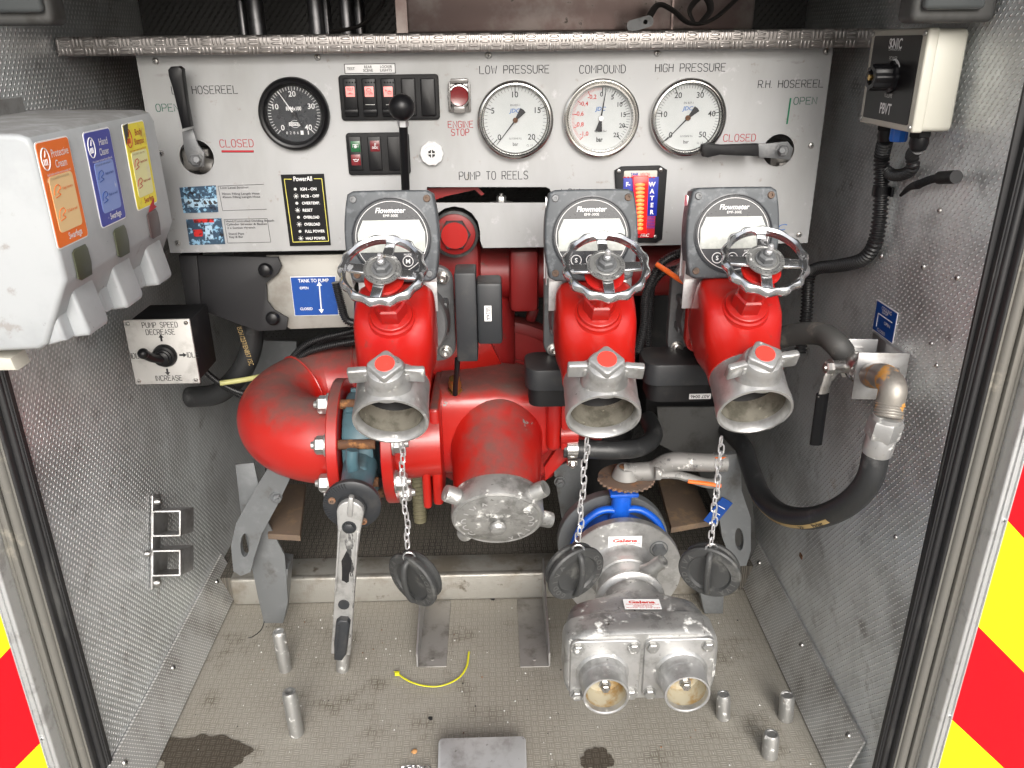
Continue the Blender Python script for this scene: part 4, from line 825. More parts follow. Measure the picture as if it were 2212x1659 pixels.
flowmeter(1275, 508, 'grey flowmeter display in the middle, beside the glowing water level display')
flowmeter(1577, 503, 'grey flowmeter display rightmost of three, below the right hosereel lever')
# ================================================================ flow sensor castings behind the valves
def sensor(u, lab, first=[None]):
    loc = V((valx(u)+.006, 1.235, -.395))
    if first[0]: return copy_tree(first[0], loc, lab)
    t = thing('flow_sensor', lab, 'flow sensor', loc, 'grey flow sensor castings'); first[0] = t
    m = MB(); m.prism(rrect(.138, .156, .026, 6), .014, FP(loc+V((0, .010, 0))), .003); m.cyl(loc+V((0, .06, 0)), loc+V((0, -.045, 0)), .058, n=48); m.cyl(loc+V((0, -.02, 0)), loc+V((0, -.052, 0)), .063, .060, 48, bev=.003)
    for a in range(8): q = loc+V((.059*math.cos(a*.785+.39), -.01, .059*math.sin(a*.785+.39))); m.box(q, (.012, .045, .012), bev=.003)
    part('casting', m, MT['grey_cast'], t)
    for x in (-1, 1):
        for z in (-1, 1):
            m = MB(); q = loc+V((x*.053, -.004, z*.061)); m.lathe([(.0105, 0), (.0105, .002), (.008, .0022), (.008, .010), (.0065, .011), (.0042, .011), (.0040, .005), (0, .005)], q, (0, -1, 0), 20, cap=False); part('socket_bolt', m, MT['steel'], t)
    return t
sensor(844, 'dark grey ribbed casting behind the leftmost red valve'); sensor(1303, 'dark grey ribbed casting behind the middle red valve'); sensor(1628, 'dark grey ribbed casting behind the rightmost red valve')
# ================================================================ black control boxes
t = thing('actuator_box', 'tall black plastic box with a small white SB24A label right of the left valve', 'electrical box', at(1030, 780, Y=1.16))
def PX(Y, u0, v0, u1, v1, d, mt, bev=.004):
    a, b = at(u0, (v0+v1)/2, Y=Y), at(u1, (v0+v1)/2, Y=Y); z0, z1 = at((u0+u1)/2, v1, Y=Y).z, at((u0+u1)/2, v0, Y=Y).z
    mt.box(((a.x+b.x)/2, Y+d/2, (z0+z1)/2), (b.x-a.x, d, z1-z0), bev=bev, seg=2); return V(((a.x+b.x)/2, Y, (z0+z1)/2))
m = MB(); PX(1.130, 984, 590, 1030, 782, .055, m, .003); part('back_shell', m, MT['black_plastic'], t)
m = MB(); PX(1.142, 1030, 612, 1085, 745, .050, m, .005); part('front_shell', m, MT['black_plastic'], t)
m = MB(); M = FP(at(1054, 677, Y=1.1415)); m.prism(rrect(.0105, .0235, .0005), .0008, M); m.mat(1); m.text('SB24A', M @ T(0, 0, .0009) @ RZ(-90), .0060, w=.0205, off=.01); part('label', m, [MT['white'], MT['ink_soft']], t, 'white SB24A label')
m = MB(); m.tube([at(988, 775, Y=1.15), at(987, 800, Y=1.16), at(984, 830, Y=1.18), at(983, 852, Y=1.19)], .0042, n=12); part('cable', m, MT['black'], t)
for u0, u1, v0, v1, Y, lab, wr in ((1157, 1230, 780, 880, 1.16, 'black plastic box hanging under the middle flow sensor', 0), (1420, 1545, 765, 872, 1.15, 'wide black plastic box with an upside-down number label under the right flow sensor', 1)):
    c = at((u0+u1)/2, (v0+v1)/2, Y=Y); t = thing('junction_box', lab, 'electrical box', c, 'black boxes under the flow sensors')
    m = MB(); a = at(u0, v0, Y=Y); b = at(u1, v0, Y=Y); wd = b.x-a.x+.03
    m.prism(rrect(wd, .085, .022, 6), .034, FU(((a.x+b.x)/2, Y+.045, c.z-.012)), .003); part('upper_shell', m, MT['black_plastic'], t)
    m = MB(); m.prism(rrect(wd*.86, .072, .018, 6), .030, FU(((a.x+b.x)/2, Y+.046, c.z-.0425)), .002); part('lower_shell', m, MT['black_matt'], t)
    if wr:
        m = MB(); q = at(1512, 856, Y=Y+.0095); M = FP(q); m.prism(rrect(.034, .0088, .0006), .0008, M); m.mat(1); m.text('A07 0046', M @ T(0, 0, .0009) @ RZ(180), .0055, w=.030, off=.01); part('label', m, [MT['white'], MT['ink_soft']], t, 'white number label stuck on upside down')
# ================================================================ red pipework and pump
fx, fy, fz = at(742, 950, Y=1.22), 1.22, 0
FC = at(742, 952, Y=1.22); px0 = FC.x; r0 = .071
t = thing('suction_elbow', 'thick dusty red pipe bent back on itself at the left of the pump', 'pipe', V((px0-.1, 1.3, FC.z-.09)))
R = .088; bx_, dz = px0-.030, .030; cl = [V((px0, 1.22, FC.z)), V((bx_, 1.22, FC.z))]
for i in range(1, 16): a = math.pi*i/16; cl.append(V((bx_-R*1.05*math.sin(a), 1.22+R*(1-math.cos(a)), FC.z+dz*i/16)))
cl += [V((bx_+.04, 1.22+2*R, FC.z+dz)), V((px0+.10, 1.22+2*R+.01, FC.z+dz+.03)), V((px0+.24, 1.42, FC.z+dz+.09))]
m = MB(); m.tube(cl, r0, n=48, k=3)
for i in (13, 17): 
    d = (cl[i+1]-cl[i-1]).normalized() if i+1 < len(cl) else V((1, 0, 0)); o = cl[i]; a = d.cross(V((0, 0, 1))).normalized(); b_ = a.cross(d)
    m.tube([o+a*(r0*1.005*math.cos(k*math.pi/18))+b_*(r0*1.005*math.sin(k*math.pi/18)) for k in range(36)], .0022, n=8, smooth=False, closed=True)
part('pipe', m, MT['red'], t)
m = MB(); m.lathe([(.072, -.009), (.103, -.009), (.1045, -.0075), (.1045, .0075), (.103, .009), (.072, .009)], (px0, 1.22, FC.z), (1, 0, 0), 72, cap=False); m.cyl((px0-.016, 1.22, FC.z), (px0-.006, 1.22, FC.z), .0735, n=48); part('flange', m, MT['red'], t)
f2 = px0+.075
B = []
for i in range(8):
    a = math.radians(22.5+45*i); q = V((px0-.009, 1.22-.088*math.cos(a), FC.z+.088*math.sin(a))); B.append(q)
    if math.cos(a) < -.3: continue
    m = MB(); m.nut(q, (-1, 0, 0), .0148, .016); part('flange_nut', m, MT['zinc'], t)
    m = MB(); m.cyl(q+V((.018, 0, 0)), q+V((.075, 0, 0)), .0078, n=16); part('stud', m, MT['rust'], t)
# butterfly valve
t = thing('butterfly_valve', 'teal butterfly valve with a worn long handle, clamped between two red flanges', 'valve', V((px0+.037, 1.22, FC.z)))
m = MB(); m.lathe([(.066, -.024), (.080, -.024), (.084, -.018), (.084, .018), (.080, .024), (.066, .024)], (px0+.0365, 1.22, FC.z), (1, 0, 0), 56, cap=False)
for a in (-60, -20, 20, 60, 100, 140):
    A = math.radians(a); q = V((px0+.037, 1.22-.084*math.cos(A), FC.z+.084*math.sin(A))); m.box((0, 0, 0), (.040, .012, .010), Matrix.Translation(q) @ Matrix.Rotation(-A, 4, 'X'), bev=.002)
nd = V((.02, -.99, -.10)).normalized(); nc = V((px0+.037, 1.22, FC.z)); up_ = V((0, -.5, .866))
m.cyl(nc+nd*.075, nc+nd*.165, .027, .022, 32); m.box((0, 0, 0), (.034, .05, .07), Matrix.Translation(nc+nd*.085) @ nd.to_track_quat('Z', 'Y').to_matrix().to_4x4(), bev=.008, seg=3)
up_ = V((0, -.1, .99)); q = nc+nd*.118+up_*.036; m.tube([q-up_*.014+V((-.004, 0, 0)), q+up_*.004+V((-.004, 0, 0)), q+up_*.020+V((-.002, .004, 0))], .0095, n=14)
part('valve_body', m, MT['teal'], t)
m = MB(); dc = nc+nd*.170; m.lathe([(0, -.004), (.036, -.004), (.0415, 0), (.0425, .004), (.0425, .009), (.040, .011), (.030, .012), (.022, .012), (.021, .018), (.016, .019), (0, .019)], dc, nd, 56, cap=False)
for i in range(26):
    a = math.radians(100+i*6.2); Mq = frame(dc, XX, -nd.cross(XX)); 
    Mq = frame(dc, XX, nd.cross(XX)); 
    m.box((.0365*math.cos(a), .0365*math.sin(a), .0118), (.0095, .0014, .0016), Mq @ T(0, 0, 0) if 0 else Mq @ Matrix.Translation((0, 0, 0)) @ T(.0365*math.cos(a), .0365*math.sin(a), .0118) @ Matrix.Rotation(a, 4, 'Z') @ T(-.0365*math.cos(a), -.0365*math.sin(a), -.0118))
dk = part('notched_disc', m, MT['black_plastic'], t)
for a in (155, -60):
    Mq = frame(dc, XX, nd.cross(XX)); q = Mq @ V((.030*math.cos(math.radians(a)), .030*math.sin(math.radians(a)), .011)); m = MB(); m.lathe([(.0055, 0), (.0055, .004), (.0045, .005), (.0026, .005), (.0024, .002), (0, .002)], q, nd, 14, cap=False); part('screw', m, MT['rust_plate'], dk)
h0 = dc+nd*.024; h1 = at(737, 1408, Y=1.03); hd = (h1-h0).normalized(); hn = XX.cross(hd).normalized()
if hn.y > 0: hn = -hn
LH = (h1-h0).length; Mh = frame(h0, hn.cross(-hd)*-1, -hd)
if (Mh.to_3x3() @ V((0, 0, 1))).dot(hn) < 0: Mh = frame(h0, hn.cross(-hd), -hd)
m = MB()
m.prism([(.0195*math.cos(math.radians(a)), .0195*math.sin(math.radians(a))+.002) for a in range(0, 181, 15)]+[(-.0165, -.030), (-.0155, -.07), (-.015, -LH), (.015, -LH), (.0145, -.07), (.0165, -.030)], .010, Mh @ T(0, 0, -.003), .002, seg=3)
m.box((0, .014, .006), (.008, .034, .012), Mh, bev=.003)
for x in (-.0135, .0135): m.box((x, -LH*.32, .009), (.0028, LH*.42, .005), Mh, bev=.001)
hl = part('handle', m, mat('worn_handle', (.50, .50, .49), .42, .7, spots=[((.035, .035, .035), 26, .60, .62, (1.6, 1, .45), 0., .6), ((.3, .3, .29), 40, .45, .7)], bump=(200, .3)), t)
m = MB(); m.nut(Mh @ V((0, -.022, .007)), Mh.to_3x3() @ V((0, 0, 1)), .0085, .005, stud=False); part('bolt', m, MT['black_plastic'], hl); m = MB(); m.lathe([(.0085, 0), (.0085, .002), (0, .002)], Mh @ V((0, -LH*.62, .007)), Mh.to_3x3() @ V((0, 0, 1)), 24)
part('round_badge', m, MT['black_plastic'], hl)
m = MB(); m.prism([(-.010, -LH*.06), (-.009, LH*.09), (-.003, LH*.115), (.008, LH*.115), (.012, LH*.09), (.010, -LH*.14), (.004, -LH*.19), (-.008, -LH*.19)], .012, Mh @ T(0, -LH*.82, .006), .003, seg=3); m.box((.002, -LH*.84, .018), (.003, LH*.2, .003), Mh @ RZ(-2)); part('grip_trigger', m, MT['black_plastic'], hl)
m = MB()
for cy, sc_ in ((-LH*.36, 1), ): 
    pts = [(x*.0072*sc_*(1+.25*math.sin(i*2.3)), cy+y*LH*.11*(1+.1*math.sin(i*1.7))) for i, (x, y) in enumerate([(math.cos(k*.45), math.sin(k*.45)) for k in range(14)])]; m.prism(pts, .0006, Mh @ T(0, 0, .0070))
part('paint_remnant', m, MT['black_matt'], hl)
# pump
PC = at(1072, 952, Y=1.262)
t = thing('water_pump', 'glossy red cast water pump with chipped paint filling the middle of the bay', 'pump', V((PC.x, 1.35, ZF+.12)))
m = MB(); z_ = PC.z+.022
m.lathe([(.070, .009), (.103, .009), (.1045, .0075), (.1045, -.0075), (.103, -.009), (.070, -.009)], (f2+.009, 1.22, FC.z), (1, 0, 0), 72, cap=False); part('inlet_flange', m, MT['red'], t)
for i in range(8):
    a = math.radians(22.5+45*i)
    if math.cos(a) < -.3: continue
    mm = MB(); mm.nut((f2+.018, 1.22-.088*math.cos(a), FC.z+.088*math.sin(a)), (1, 0, 0), .0148, .016); part('flange_nut', mm, MT['zinc'], t)
m = MB()
m.cyl((f2+.01, 1.22, FC.z), (f2+.085, 1.225, FC.z), .066, .064, 48)
sx0 = at(905, 900, Y=1.2).x
m.box((sx0+.008, 1.275, z_-.012), (.014, .20, .185), bev=.006, seg=3); m.box((sx0+.026, 1.275, z_-.012), (.017, .19, .178), bev=.006, seg=3)
xr1 = at(1212, 900, Y=1.25).x
m.loft([(sx0+.03-PC.x, 0, 0, .088, .083, 5), (-.05, 0, 0, .088, .082, 5), (.0, .0, .002, .085, .080, 5), (.055, 0, .004, .080, .072, 5), (.075, 0, .006, .075, .064, 5), (.090, 0, .006, .070, .058, 5), (.094, 0, .006, .060, .05, 5)], V((PC.x, 1.328, z_-.004)), (1, 0, 0), (0, 1, 0), 56)
part('casing', m, MT['red'], t)
m = MB(); bd = V((0, -.90, -.436)).normalized()
RB = .0845
m.lathe([(RB*math.cos(math.radians(a)), RB*math.sin(math.radians(a))) for a in range(-85, 21, 7)]+[(.0785, .042), (.0765, .060), (.0745, .080), (.0730, .100), (.0725, .115), (.0725, .140)], PC+V((0, .020, .006)), bd, 72); part('inlet_boss', m, MT['red'], t)
m = MB(); a, b = at(1042, 845, Y=1.33), at(1165, 845, Y=1.33); m.box(((a.x+b.x)/2, 1.35, a.z-.012), (b.x-a.x, .12, .07), bev=.018, seg=4)
m.box((xr1-.012, 1.31, z_+.018), (.026, .13, .115), bev=.012, seg=3); m.box((xr1+.006, 1.31, z_+.018), (.012, .125, .11), bev=.004); m.cyl((xr1+.0, 1.262, z_-.010), (xr1+.030, 1.262, z_-.010), .020, .018, 28)
m.slab([(1175, 1010), (1212, 955), (1232, 985), (1178, 1040)], .012, Y=1.29, bev=.002)
part('outlet_block', m, MT['red'], t)
for dy, dz_ in ((-.05, .04), (-.05, -.03), (.03, .05)): mm = MB(); mm.nut((xr1+.012, 1.31+dy, z_+.018+dz_), (1, 0, 0), .0075, .007); part('bolt', mm, MT['red'], t)
# pump head rings behind
m = MB(); hc = at(1080, 925, Y=1.43); m.lathe([(.09, 0), (.132, 0), (.136, .003), (.136, .014), (.132, .017), (0, .017)], hc+V((0, .017, 0)), (0, -1, 0), 72, cap=False); part('head_ring', m, MT['red'], t)
m = MB(); m.lathe([(0, .01), (.168, .01), (.172, .005), (.185, 0), (.19, -.012), (.19, -.028), (.186, -.031), (0, -.031)], hc+V((0, .040, .020)), (0, -1, 0), 72, cap=False); m.tube([hc+V((.139*math.cos(a*math.pi/24), .012, .139*math.sin(a*math.pi/24))) for a in range(49)], .004, n=6, smooth=False); 
for k in range(12): a = k*math.pi/6+.2; m.box((0, 0, 0), (.03, .02, .02), Matrix.Translation(hc+V((.205*math.cos(a), .055, .02+.205*math.sin(a)))) @ Matrix.Rotation(-a, 4, 'Y'), bev=.006)
part('pump_head', m, MT['red_shaded'], t)
for a in (52, 78, 104, 130, 26):
    q = hc+V((.118*math.cos(math.radians(a)), 0, .118*math.sin(math.radians(a)))); mm = MB(); mm.nut(q, (0, -1, 0), .0085, .009); part('head_bolt', mm, MT['red'], t)
m = MB(); a, b = at(955, 590, Y=1.42), at(1160, 590, Y=1.42); m.cyl((a.x-.05, 1.42, a.z), (b.x+.30, 1.42, a.z), .046, n=40); m.box((at(1130, 560, Y=1.40).x, 1.40, a.z), (.05, .10, .11), bev=.01); m.box((a.x+.01, 1.39, a.z+.02), (.12, .07, .10), bev=.015); m.cyl((b.x-.09, 1.44, a.z-.2), (b.x-.09, 1.44, a.z), .05, n=32)
part('manifold', m, MT['red_shaded'], t)
m = MB(); q = at(983, 503, Y=1.330); m.lathe([(.0385, .0), (.0385, .012), (.034, .014), (.034, .008)], q, (0, -1, 0), 48, cap=False); m.mat(1); m.lathe([(.0335, .0), (.0335, .010), (.027, .012)], q, (0, -1, 0), 40); m.mat(0); m.lathe([(.026, .010), (.026, .018), (.024, .020)], q, (0, -1, 0), 6); m.mat(2); m.lathe([(.0215, .018), (.0215, .0215), (0, .0215)], q, (0, -1, 0), 32)
part('round_plug', m, [MT['rubber'], MT['red_shaded'], MT['red']], t, 'round red plug with a black rubber ring in the panel notch')
m = MB(); q = V((at(984, 866, Y=1.25).x, 1.256, z_+.0755)); m.lathe([(.012, 0), (.012, .003), (.009, .004), (.009, .008), (.0105, .009), (.0105, .020)], q, (0, -.3, .95), 6); m.lathe([(.009, .020), (.009, .028), (.006, .030)], q, (0, -.3, .95), 16); part('brass_fitting', m, MT['brass'], t)
# blank cap
cc = PC+V((0, .012, 0))+bd*.125
m = MB(); m.lathe([(.072, 0), (.0745, .004), (.0750, .034), (.0735, .040), (.070, .0425), (.067, .0415), (.062, .0440), (.045, .0465), (.020, .0480), (0, .0485)], cc, bd, 72, cap=False); sc_p = part('suction_cap', m, MT['cast'], t, 'round bare metal cap lettered GODIVA with four stub lugs')
Mc = frame(cc+bd*.043, XX, bd.cross(XX))
for a in (148, 38, -22, -128):
    A = math.radians(a); d = (Mc.to_3x3() @ V((math.cos(A), math.sin(A), 0))); q = cc+bd*.022; m = MB(); m.lathe([(.0145, .062), (.0138, .092), (.0125, .0965), (0, .0968)], q, d, 24, cap=False); part('lug', m, MT['cast'], sc_p)
m = MB(); m.lathe([(.008, .046), (.008, .052), (.013, .053), (.014, .058), (.011, .063), (0, .065)], cc, bd, 24); part('centre_stud', m, MT['cast_clean'], sc_p)
m = MB()
for s, a0, a1 in (('GODIVA', 218, 112), ('GODIVA', 28, -66)):
    for j in range(2): m.ctext(s, Mc @ T(0, 0, .0012+.0006*j), .052, a0, a1, .0145, th=.0008*j, off=.015)
    part('raised_lettering', m, MT['alu_bright'], sc_p); m = MB()
# hose on the right of the pump with its clamp
t = thing('coolant_hose', 'short black rubber hose leaving the right side of the red pump', 'hose', at(1300, 970, Y=1.26))
m = MB(); m.tube([at(1218, 968, Y=1.262), at(1260, 970, Y=1.26), at(1330, 972, Y=1.26), at(1385, 965, Y=1.28), at(1412, 940, Y=1.32), at(1400, 905, Y=1.38)], .0165, n=24); part('hose', m, MT['hose'], t)
m = MB(); q = at(1236, 968, Y=1.262); m.lathe([(.0170, -.009), (.0182, -.009), (.0182, .009), (.0170, .009)], q, (1, 0, 0), 40, cap=False); m.box(q+V((0, -.006, -.024)), (.018, .014, .010), bev=.002); m.nut(q+V((0, -.012, -.024)), (0, -1, -.5), .006, .006); part('hose_clamp', m, MT['steel'], t)
# ================================================================ chains and rubber caps
def chain(p0, p1, lab, n=None):
    t = thing('hanging_chain', lab, 'chain', p0, 'chains holding the rubber caps')
    L_ = (p1-p0).length; d = (p1-p0).normalized(); pitch = .0125; n = int(L_/pitch); m = MB(); side = d.cross(V((0, 1, 0))).normalized(); oth = d.cross(side)
    for i in range(n):
        c = p0+d*(pitch*(i+.5)); f = math.radians(35 if i % 2 else -50)+random.uniform(-.15, .15); w_ = side*math.cos(f)+oth*math.sin(f)
        c = c+side*(.0016*math.sin(i*1.3)); pts = []
        for k in range(16):
            a = k*math.pi/8; x = .0040*math.cos(a); z = .0046*math.sin(a)+.0036*(1 if math.sin(a) > .05 else -1 if math.sin(a) < -.05 else 0); pts.append(c+w_*x+d*z)
        m.tube(pts, .00125, n=6, smooth=False, closed=True)
    part('links', m, MT['alu_bright'], t)
    m = MB(); pts = [p1+side*(.0085*math.cos(a*math.pi/10))+V((0, 0, -.006+.0085*math.sin(a*math.pi/10))) for a in range(17)]; m.tube(pts, .0018, n=8, smooth=False); part('hook', m, MT['chrome'], t)
    return t
def capx(p, yaw, tilt, lab, first=[None], r=.047):
    if first[0]: c = copy_tree(first[0], p, lab)
    else:
        t = thing('rubber_cap', lab, 'rubber cap', V((0, 0, 0)), 'hanging black rubber caps'); first[0] = t
        M = frame((0, 0, -.047), (1, 0, 0), (0, 0, 1)); n = V((0, -1, 0)); o = V((0, 0, -.047)); m = MB()
        m.lathe([(0, -.020), (.040, -.020), (.043, -.017), (.043, -.013), (.0400, -.011), (.0400, -.005), (.046, -.003), (.0478, 0), (.0478, .004), (.0455, .0065), (.034, .0075), (.031, .004), (.0, .003)], o, n, 64, cap=False); part('disc', m, MT['rubber'], t)
        m = MB(); m.tube([M @ V(q) for q in ((0, .040, .004), (0, .034, .013), (0, .015, .0185), (0, -.012, .018), (0, -.032, .012), (0, -.040, .004))], .0052, n=14, flat=.9); part('loop_handle', m, MT['rubber'], t)
        m = MB()
        for a0, a1 in ((235, 140), (40, -55)):
            m = MB()
            for j in range(2): m.ctext('GODIVA', M @ T(0, 0, .0070+.0005*j), .0385, a0, a1, .0085, off=.01)
            part('raised_lettering', m, MT['rubber_text'], t)
        c = t; c.location = p
    c.rotation_euler = (math.radians(tilt), 0, math.radians(yaw)); return c
for (u0, v0), (u1, v1), Y, lab, lab2, yaw in (((866, 950), (883, 1196), 1.03, 'chain hanging from the leftmost outlet in front of the red pump', 'black rubber cap hanging left, between the long handle and the floor bracket', -38), ((1268, 945), (1249, 1180), 1.00, 'chain hanging from the middle outlet down to the blue valve', 'black rubber cap hanging in front of the round flange with the red and white sticker', 26), ((1558, 945), (1537, 1178), 1.02, 'chain hanging from the rightmost outlet past the orange-tipped lever', 'black rubber cap hanging right of the round flange, before the blue-labelled bracket', -26)):
    p0 = at(u0, v0, Y=Y); p1 = at(u1, v1, Y=Y+.012); chain(p0, p1, lab); capx(p1+V((0, 0, -.004)), yaw, 8, lab2)
# ================================================================ blue valve and dividing breeching
ax = V((0, -1, 0)); GZ = -.889; GF = at(1349, 1250, Z=GZ); GX = GF.x; GY = 1.235
t = thing('blue_butterfly_valve', 'bright blue butterfly valve with a rusty toothed plate, behind the large round flange', 'valve', V((GX, GY+.07, GZ)))
m = MB(); m.cyl((GX, GY+.030, GZ), (GX, GY+.078, GZ), .074, n=48); q0 = V((GX-.002, GY+.055, GZ+.072)); q1 = at(1346, 1055, Y=GY+.055)
m.cyl(q0-V((0, 0, .01)), q1, .0185, .0175, 32); m.box(q1+V((0, 0, -.004)), (.052, .044, .008), bev=.003)
for s in (-1, 1):
    m.tube([V((GX+s*.008, GY+.050, GZ+.096)), V((GX+s*.026, GY+.050, GZ+.098)), V((GX+s*.046, GY+.048, GZ+.092)), V((GX+s*.070, GY+.044, GZ+.070)), V((GX+s*.086, GY+.042, GZ+.030))], .0082, n=14, flat=.8)
part('body', m, MT['blue'], t)
m = MB(); m.text('DN100', frame(at(1353, 1090, Y=GY+.0365), (0, 0, -1), (1, 0, 0)), .010, off=.01); m.tube([q1+V((.0, -.0175, -.03))]*2+[q1+V((0, -.0176, -.06))], .001, n=5, smooth=False) if 0 else None
part('raised_lettering', m, MT['blue'], t)
m = MB(); c = at(1352, 1034, Y=GY+.045); out = []
for i in range(120):
    a = 2*math.pi*i/120; rr = .052 if (180 < math.degrees(a) < 350) else .050
    if 190 < math.degrees(a) < 345 and i % 4 < 2: rr = .0485
    out.append((rr*math.cos(a), rr*math.sin(a)))
m.prism(out, .004, FU(c), .0006); part('toothed_plate', m, MT['rust_plate'], t)
mc = mat('worn_orange', (.25, .245, .235), .62, .35, spots=[((.70, .69, .66), 60, .6, .7, None, .2, .8), ((.10, .10, .10), 40, .58, .68)], bump=(200, .4))
l0, l1, l2 = at(1345, 1010, Y=1.285), at(1450, 1002, Y=1.262), at(1570, 1000, Y=1.255)
m = MB(); m.cyl(c+V((0, 0, .003)), c+V((0, 0, .024)), .026, .020, 28, bev=.003)
m.tube([c+V((-.004, 0, .014)), c+V((.030, -.004, .016)), c+V((.050, -.006, .020)), l1+V((0, 0, .004)), l1.lerp(l2, .5)+V((0, 0, .002)), l2], lambda s: .0185-.004*abs(s-.4), n=16, flat=.95)
hh = part('lever', m, mc, t)
m = MB(); a_ = l1+V((.0, -.008, -.014)); m.tube([a_+V((-.03, 0, -.003)), a_+V((.01, -.004, -.002)), a_+V((.06, -.006, -.018)), l2+V((-.012, -.01, -.034))], lambda s: .0082+.003*s, n=12, flat=.8); m.box(a_+V((-.025, -.002, .002)), (.012, .02, .02), bev=.003); part('trigger', m, mc, hh)
m = MB(); m.tube([l2+V((-.070, -.0145, -.0265)), l2+V((-.04, -.0155, -.031)), l2+V((-.012, -.017, -.0355))], .0045, n=10, flat=.8); m.prism([(-.012, .008), (.010, .009), (.013, 0), (.003, -.006), (-.008, -.003)], .001, FU(l2+V((-.015, -.004, .0135)))); part('orange_paint', m, MT['orange'], hh)
m = MB(); m.lathe([(.009, 0), (.009, .003), (0, .003)], c+V((-.004, 0, .0225)), (0, 0, 1), 20); part('pivot_cap', m, MT['rust'], hh)
t = thing('dividing_breeching', 'grey cast twin-inlet fitting on a round flange with two red and white stickers', 'pipe fitting', V((GX, 1.1, GZ-.08)))
m = MB(); m.lathe([(.05, -.012), (.1045, -.012), (.106, -.010), (.106, .009), (.1045, .011), (.05, .011)], (GX-.006, GY+.092, GZ+.004), ax, 72, cap=False); part('rear_flange', m, MT['galv'], t, 'darker grey rear flange')
m = MB(); m.lathe([(.03, 0), (.1055, 0), (.1070, .002), (.1070, .016), (.1055, .018), (.064, .0185), (.058, .024), (.054, .034), (.052, .042), (.0525, .046), (.0535, .047), (.054, .053), (.0505, .054), (.050, .075), (.052, .082), (.058, .092), (.060, .094), (.0605, .100), (.056, .102), (.05, .110), (.048, .14)], (GX, GY+.010, GZ), ax, 72)
part('front_flange', m, MT['cast_clean'], t)
m = MB(); q = V((GX+.062, GY-.008, GZ+.050)); m.lathe([(.016, 0), (.017, .001), (.0145, .0012), (.0145, -.004)], q, ax, 24, cap=False); m.lathe([(.0125, -.002), (.0125, .010), (.011, .012)], q, ax, 6); part('flange_bolt', m, MT['galv'], t)
m = MB(); m.lathe([(.016, 0), (.0125, .02), (.0115, .045), (.008, .046), (.0075, .040), (0, .04)], V((GX+.030, GY-.060, GZ+.036)), V((.55, -.3, .75)), 20, cap=False); part('drain_spigot', m, MT['cast'], t)
# twin box: loft from neck to wide rounded box
bc = at(1390, 1440, Y=.985); BX = (at(1222, 1440, Y=.975).x+at(1552, 1450, Y=.975).x)/2; BW = (at(1552, 1450, Y=.975).x-at(1218, 1440, Y=.975).x)/2; BZ = GZ+.001; BH = .062
m = MB(); m.loft([(-.150, (GX-BX), .004, .050, .048, 2), (-.120, (GX-BX)*.95, .004, .054, .052, 2.2), (-.108, (GX-BX)*.7, .003, .070, .056, 2.6), (-.098, (GX-BX)*.35, .002, BW*.80, BH*.93, 3.2), (-.088, (GX-BX)*.1, .001, BW*.90, BH*.99, 4), (-.068, 0, 0, BW*.94, BH*1.02, 4.6), (-.050, 0, 0, BW*.95, BH*1.03, 5), (-.046, 0, 0, BW*1.0, BH*1.075, 5), (-.012, 0, 0, BW*1.0, BH*1.075, 5), (-.004, 0, 0, BW*.985, BH*1.05, 5), (0, 0, 0, BW*.95, BH*1.0, 5)], V((BX, .985, BZ)), (0, -1, 0), (1, 0, 0), 72)
part('twin_body', m, MT['cast'], t)
for s in (-1, 1):
    cx = BX+s*BW*.475; m = MB(); m.prism(rrect(BW*.90, BH*1.86, .012, 5), .007, FP((cx, .986, BZ-.002)), .002, seg=3); pl = part('inlet_plate', m, MT['cast_clean'], t)
    for x in (-1, 1):
        for z in (-1, 1):
            m = MB(); m.nut((cx+x*BW*.355, .9795, BZ-.002+z*BH*.72), ax, .0088, .0065, stud=False); part('bolt', m, MT['zinc'], pl)
    m = MB(); o = V((cx+s*.004, .980, BZ-.008)); m.lathe([(.042, 0), (.040, .003), (.0375, .005), (.0365, .018), (.0355, .020), (.0345, .022), (.0345, .046), (.0340, .048), (.0318, .0485), (.0305, .047), (.0300, .038)], o, ax, 56, cap=False); ip = part('inlet', m, MT['cast_clean'], t)
    m = MB(); m.lathe([(.0302, .040), (.0300, .020), (.027, .008), (0, .006)], o, ax, 48, cap=False); part('stained_bore', m, MT['bore_stained'], ip)
    m = MB(); m.cyl(o+ax*.006+V((0, 0, .006)), o+ax*.030+V((0, 0, .006)), .0042, n=14)
    for k in range(6): m.tube([o+ax*(.012+.0032*k)+V((.0058*math.cos(a*.785), 0, .006+.0058*math.sin(a*.785))) for a in range(8)], .0008, n=5, smooth=False, closed=True)
    m.nut(o+ax*.029+V((0, 0, .006)), ax, .0072, .007); m.nut(o+ax*.036+V((0, 0, .006)), ax, .0068, .005, wash=False, stud=False); part('spring_nut', m, MT['steel'], ip)
def galena(M, w_, par):
    m = MB(); m.prism(rrect(w_, w_*.44, .0005), .0007, M); s = part('sticker', m, MT['white'], par, 'white sticker with red Galena lettering')
    m = MB(); M2 = M @ T(0, 0, .0007); k = w_/.055
    m.text('Galena', M2 @ T(0, .0042*k, 0), .0062*k, w=.040*k, off=.04); 
    for j, (tx, ww) in enumerate((('Galena (Fire Engineering) Ltd', .050), ('Studland Street', .028), ('LONDON W6 0JS', .030), ('PHONE: 020 8748 3384', .050))): m.text(tx, M2 @ T(0, (-.0015-.0030*j)*k, 0), .0023*k, w=ww*k, off=.01)
    part('red_lettering', m, MT['ink_orange_red'], s)
galena(FP(at(1350, 1172, Y=GY-.0092)), at(1385, 1173, Y=GY).x-at(1313, 1173, Y=GY).x, t)
sx_ = at(1387, 1328, Y=1.045).x; galena(frame((sx_, 1.050, BZ+.0665), (1, 0, -.03), (0, .995, -.04)), .058, t)
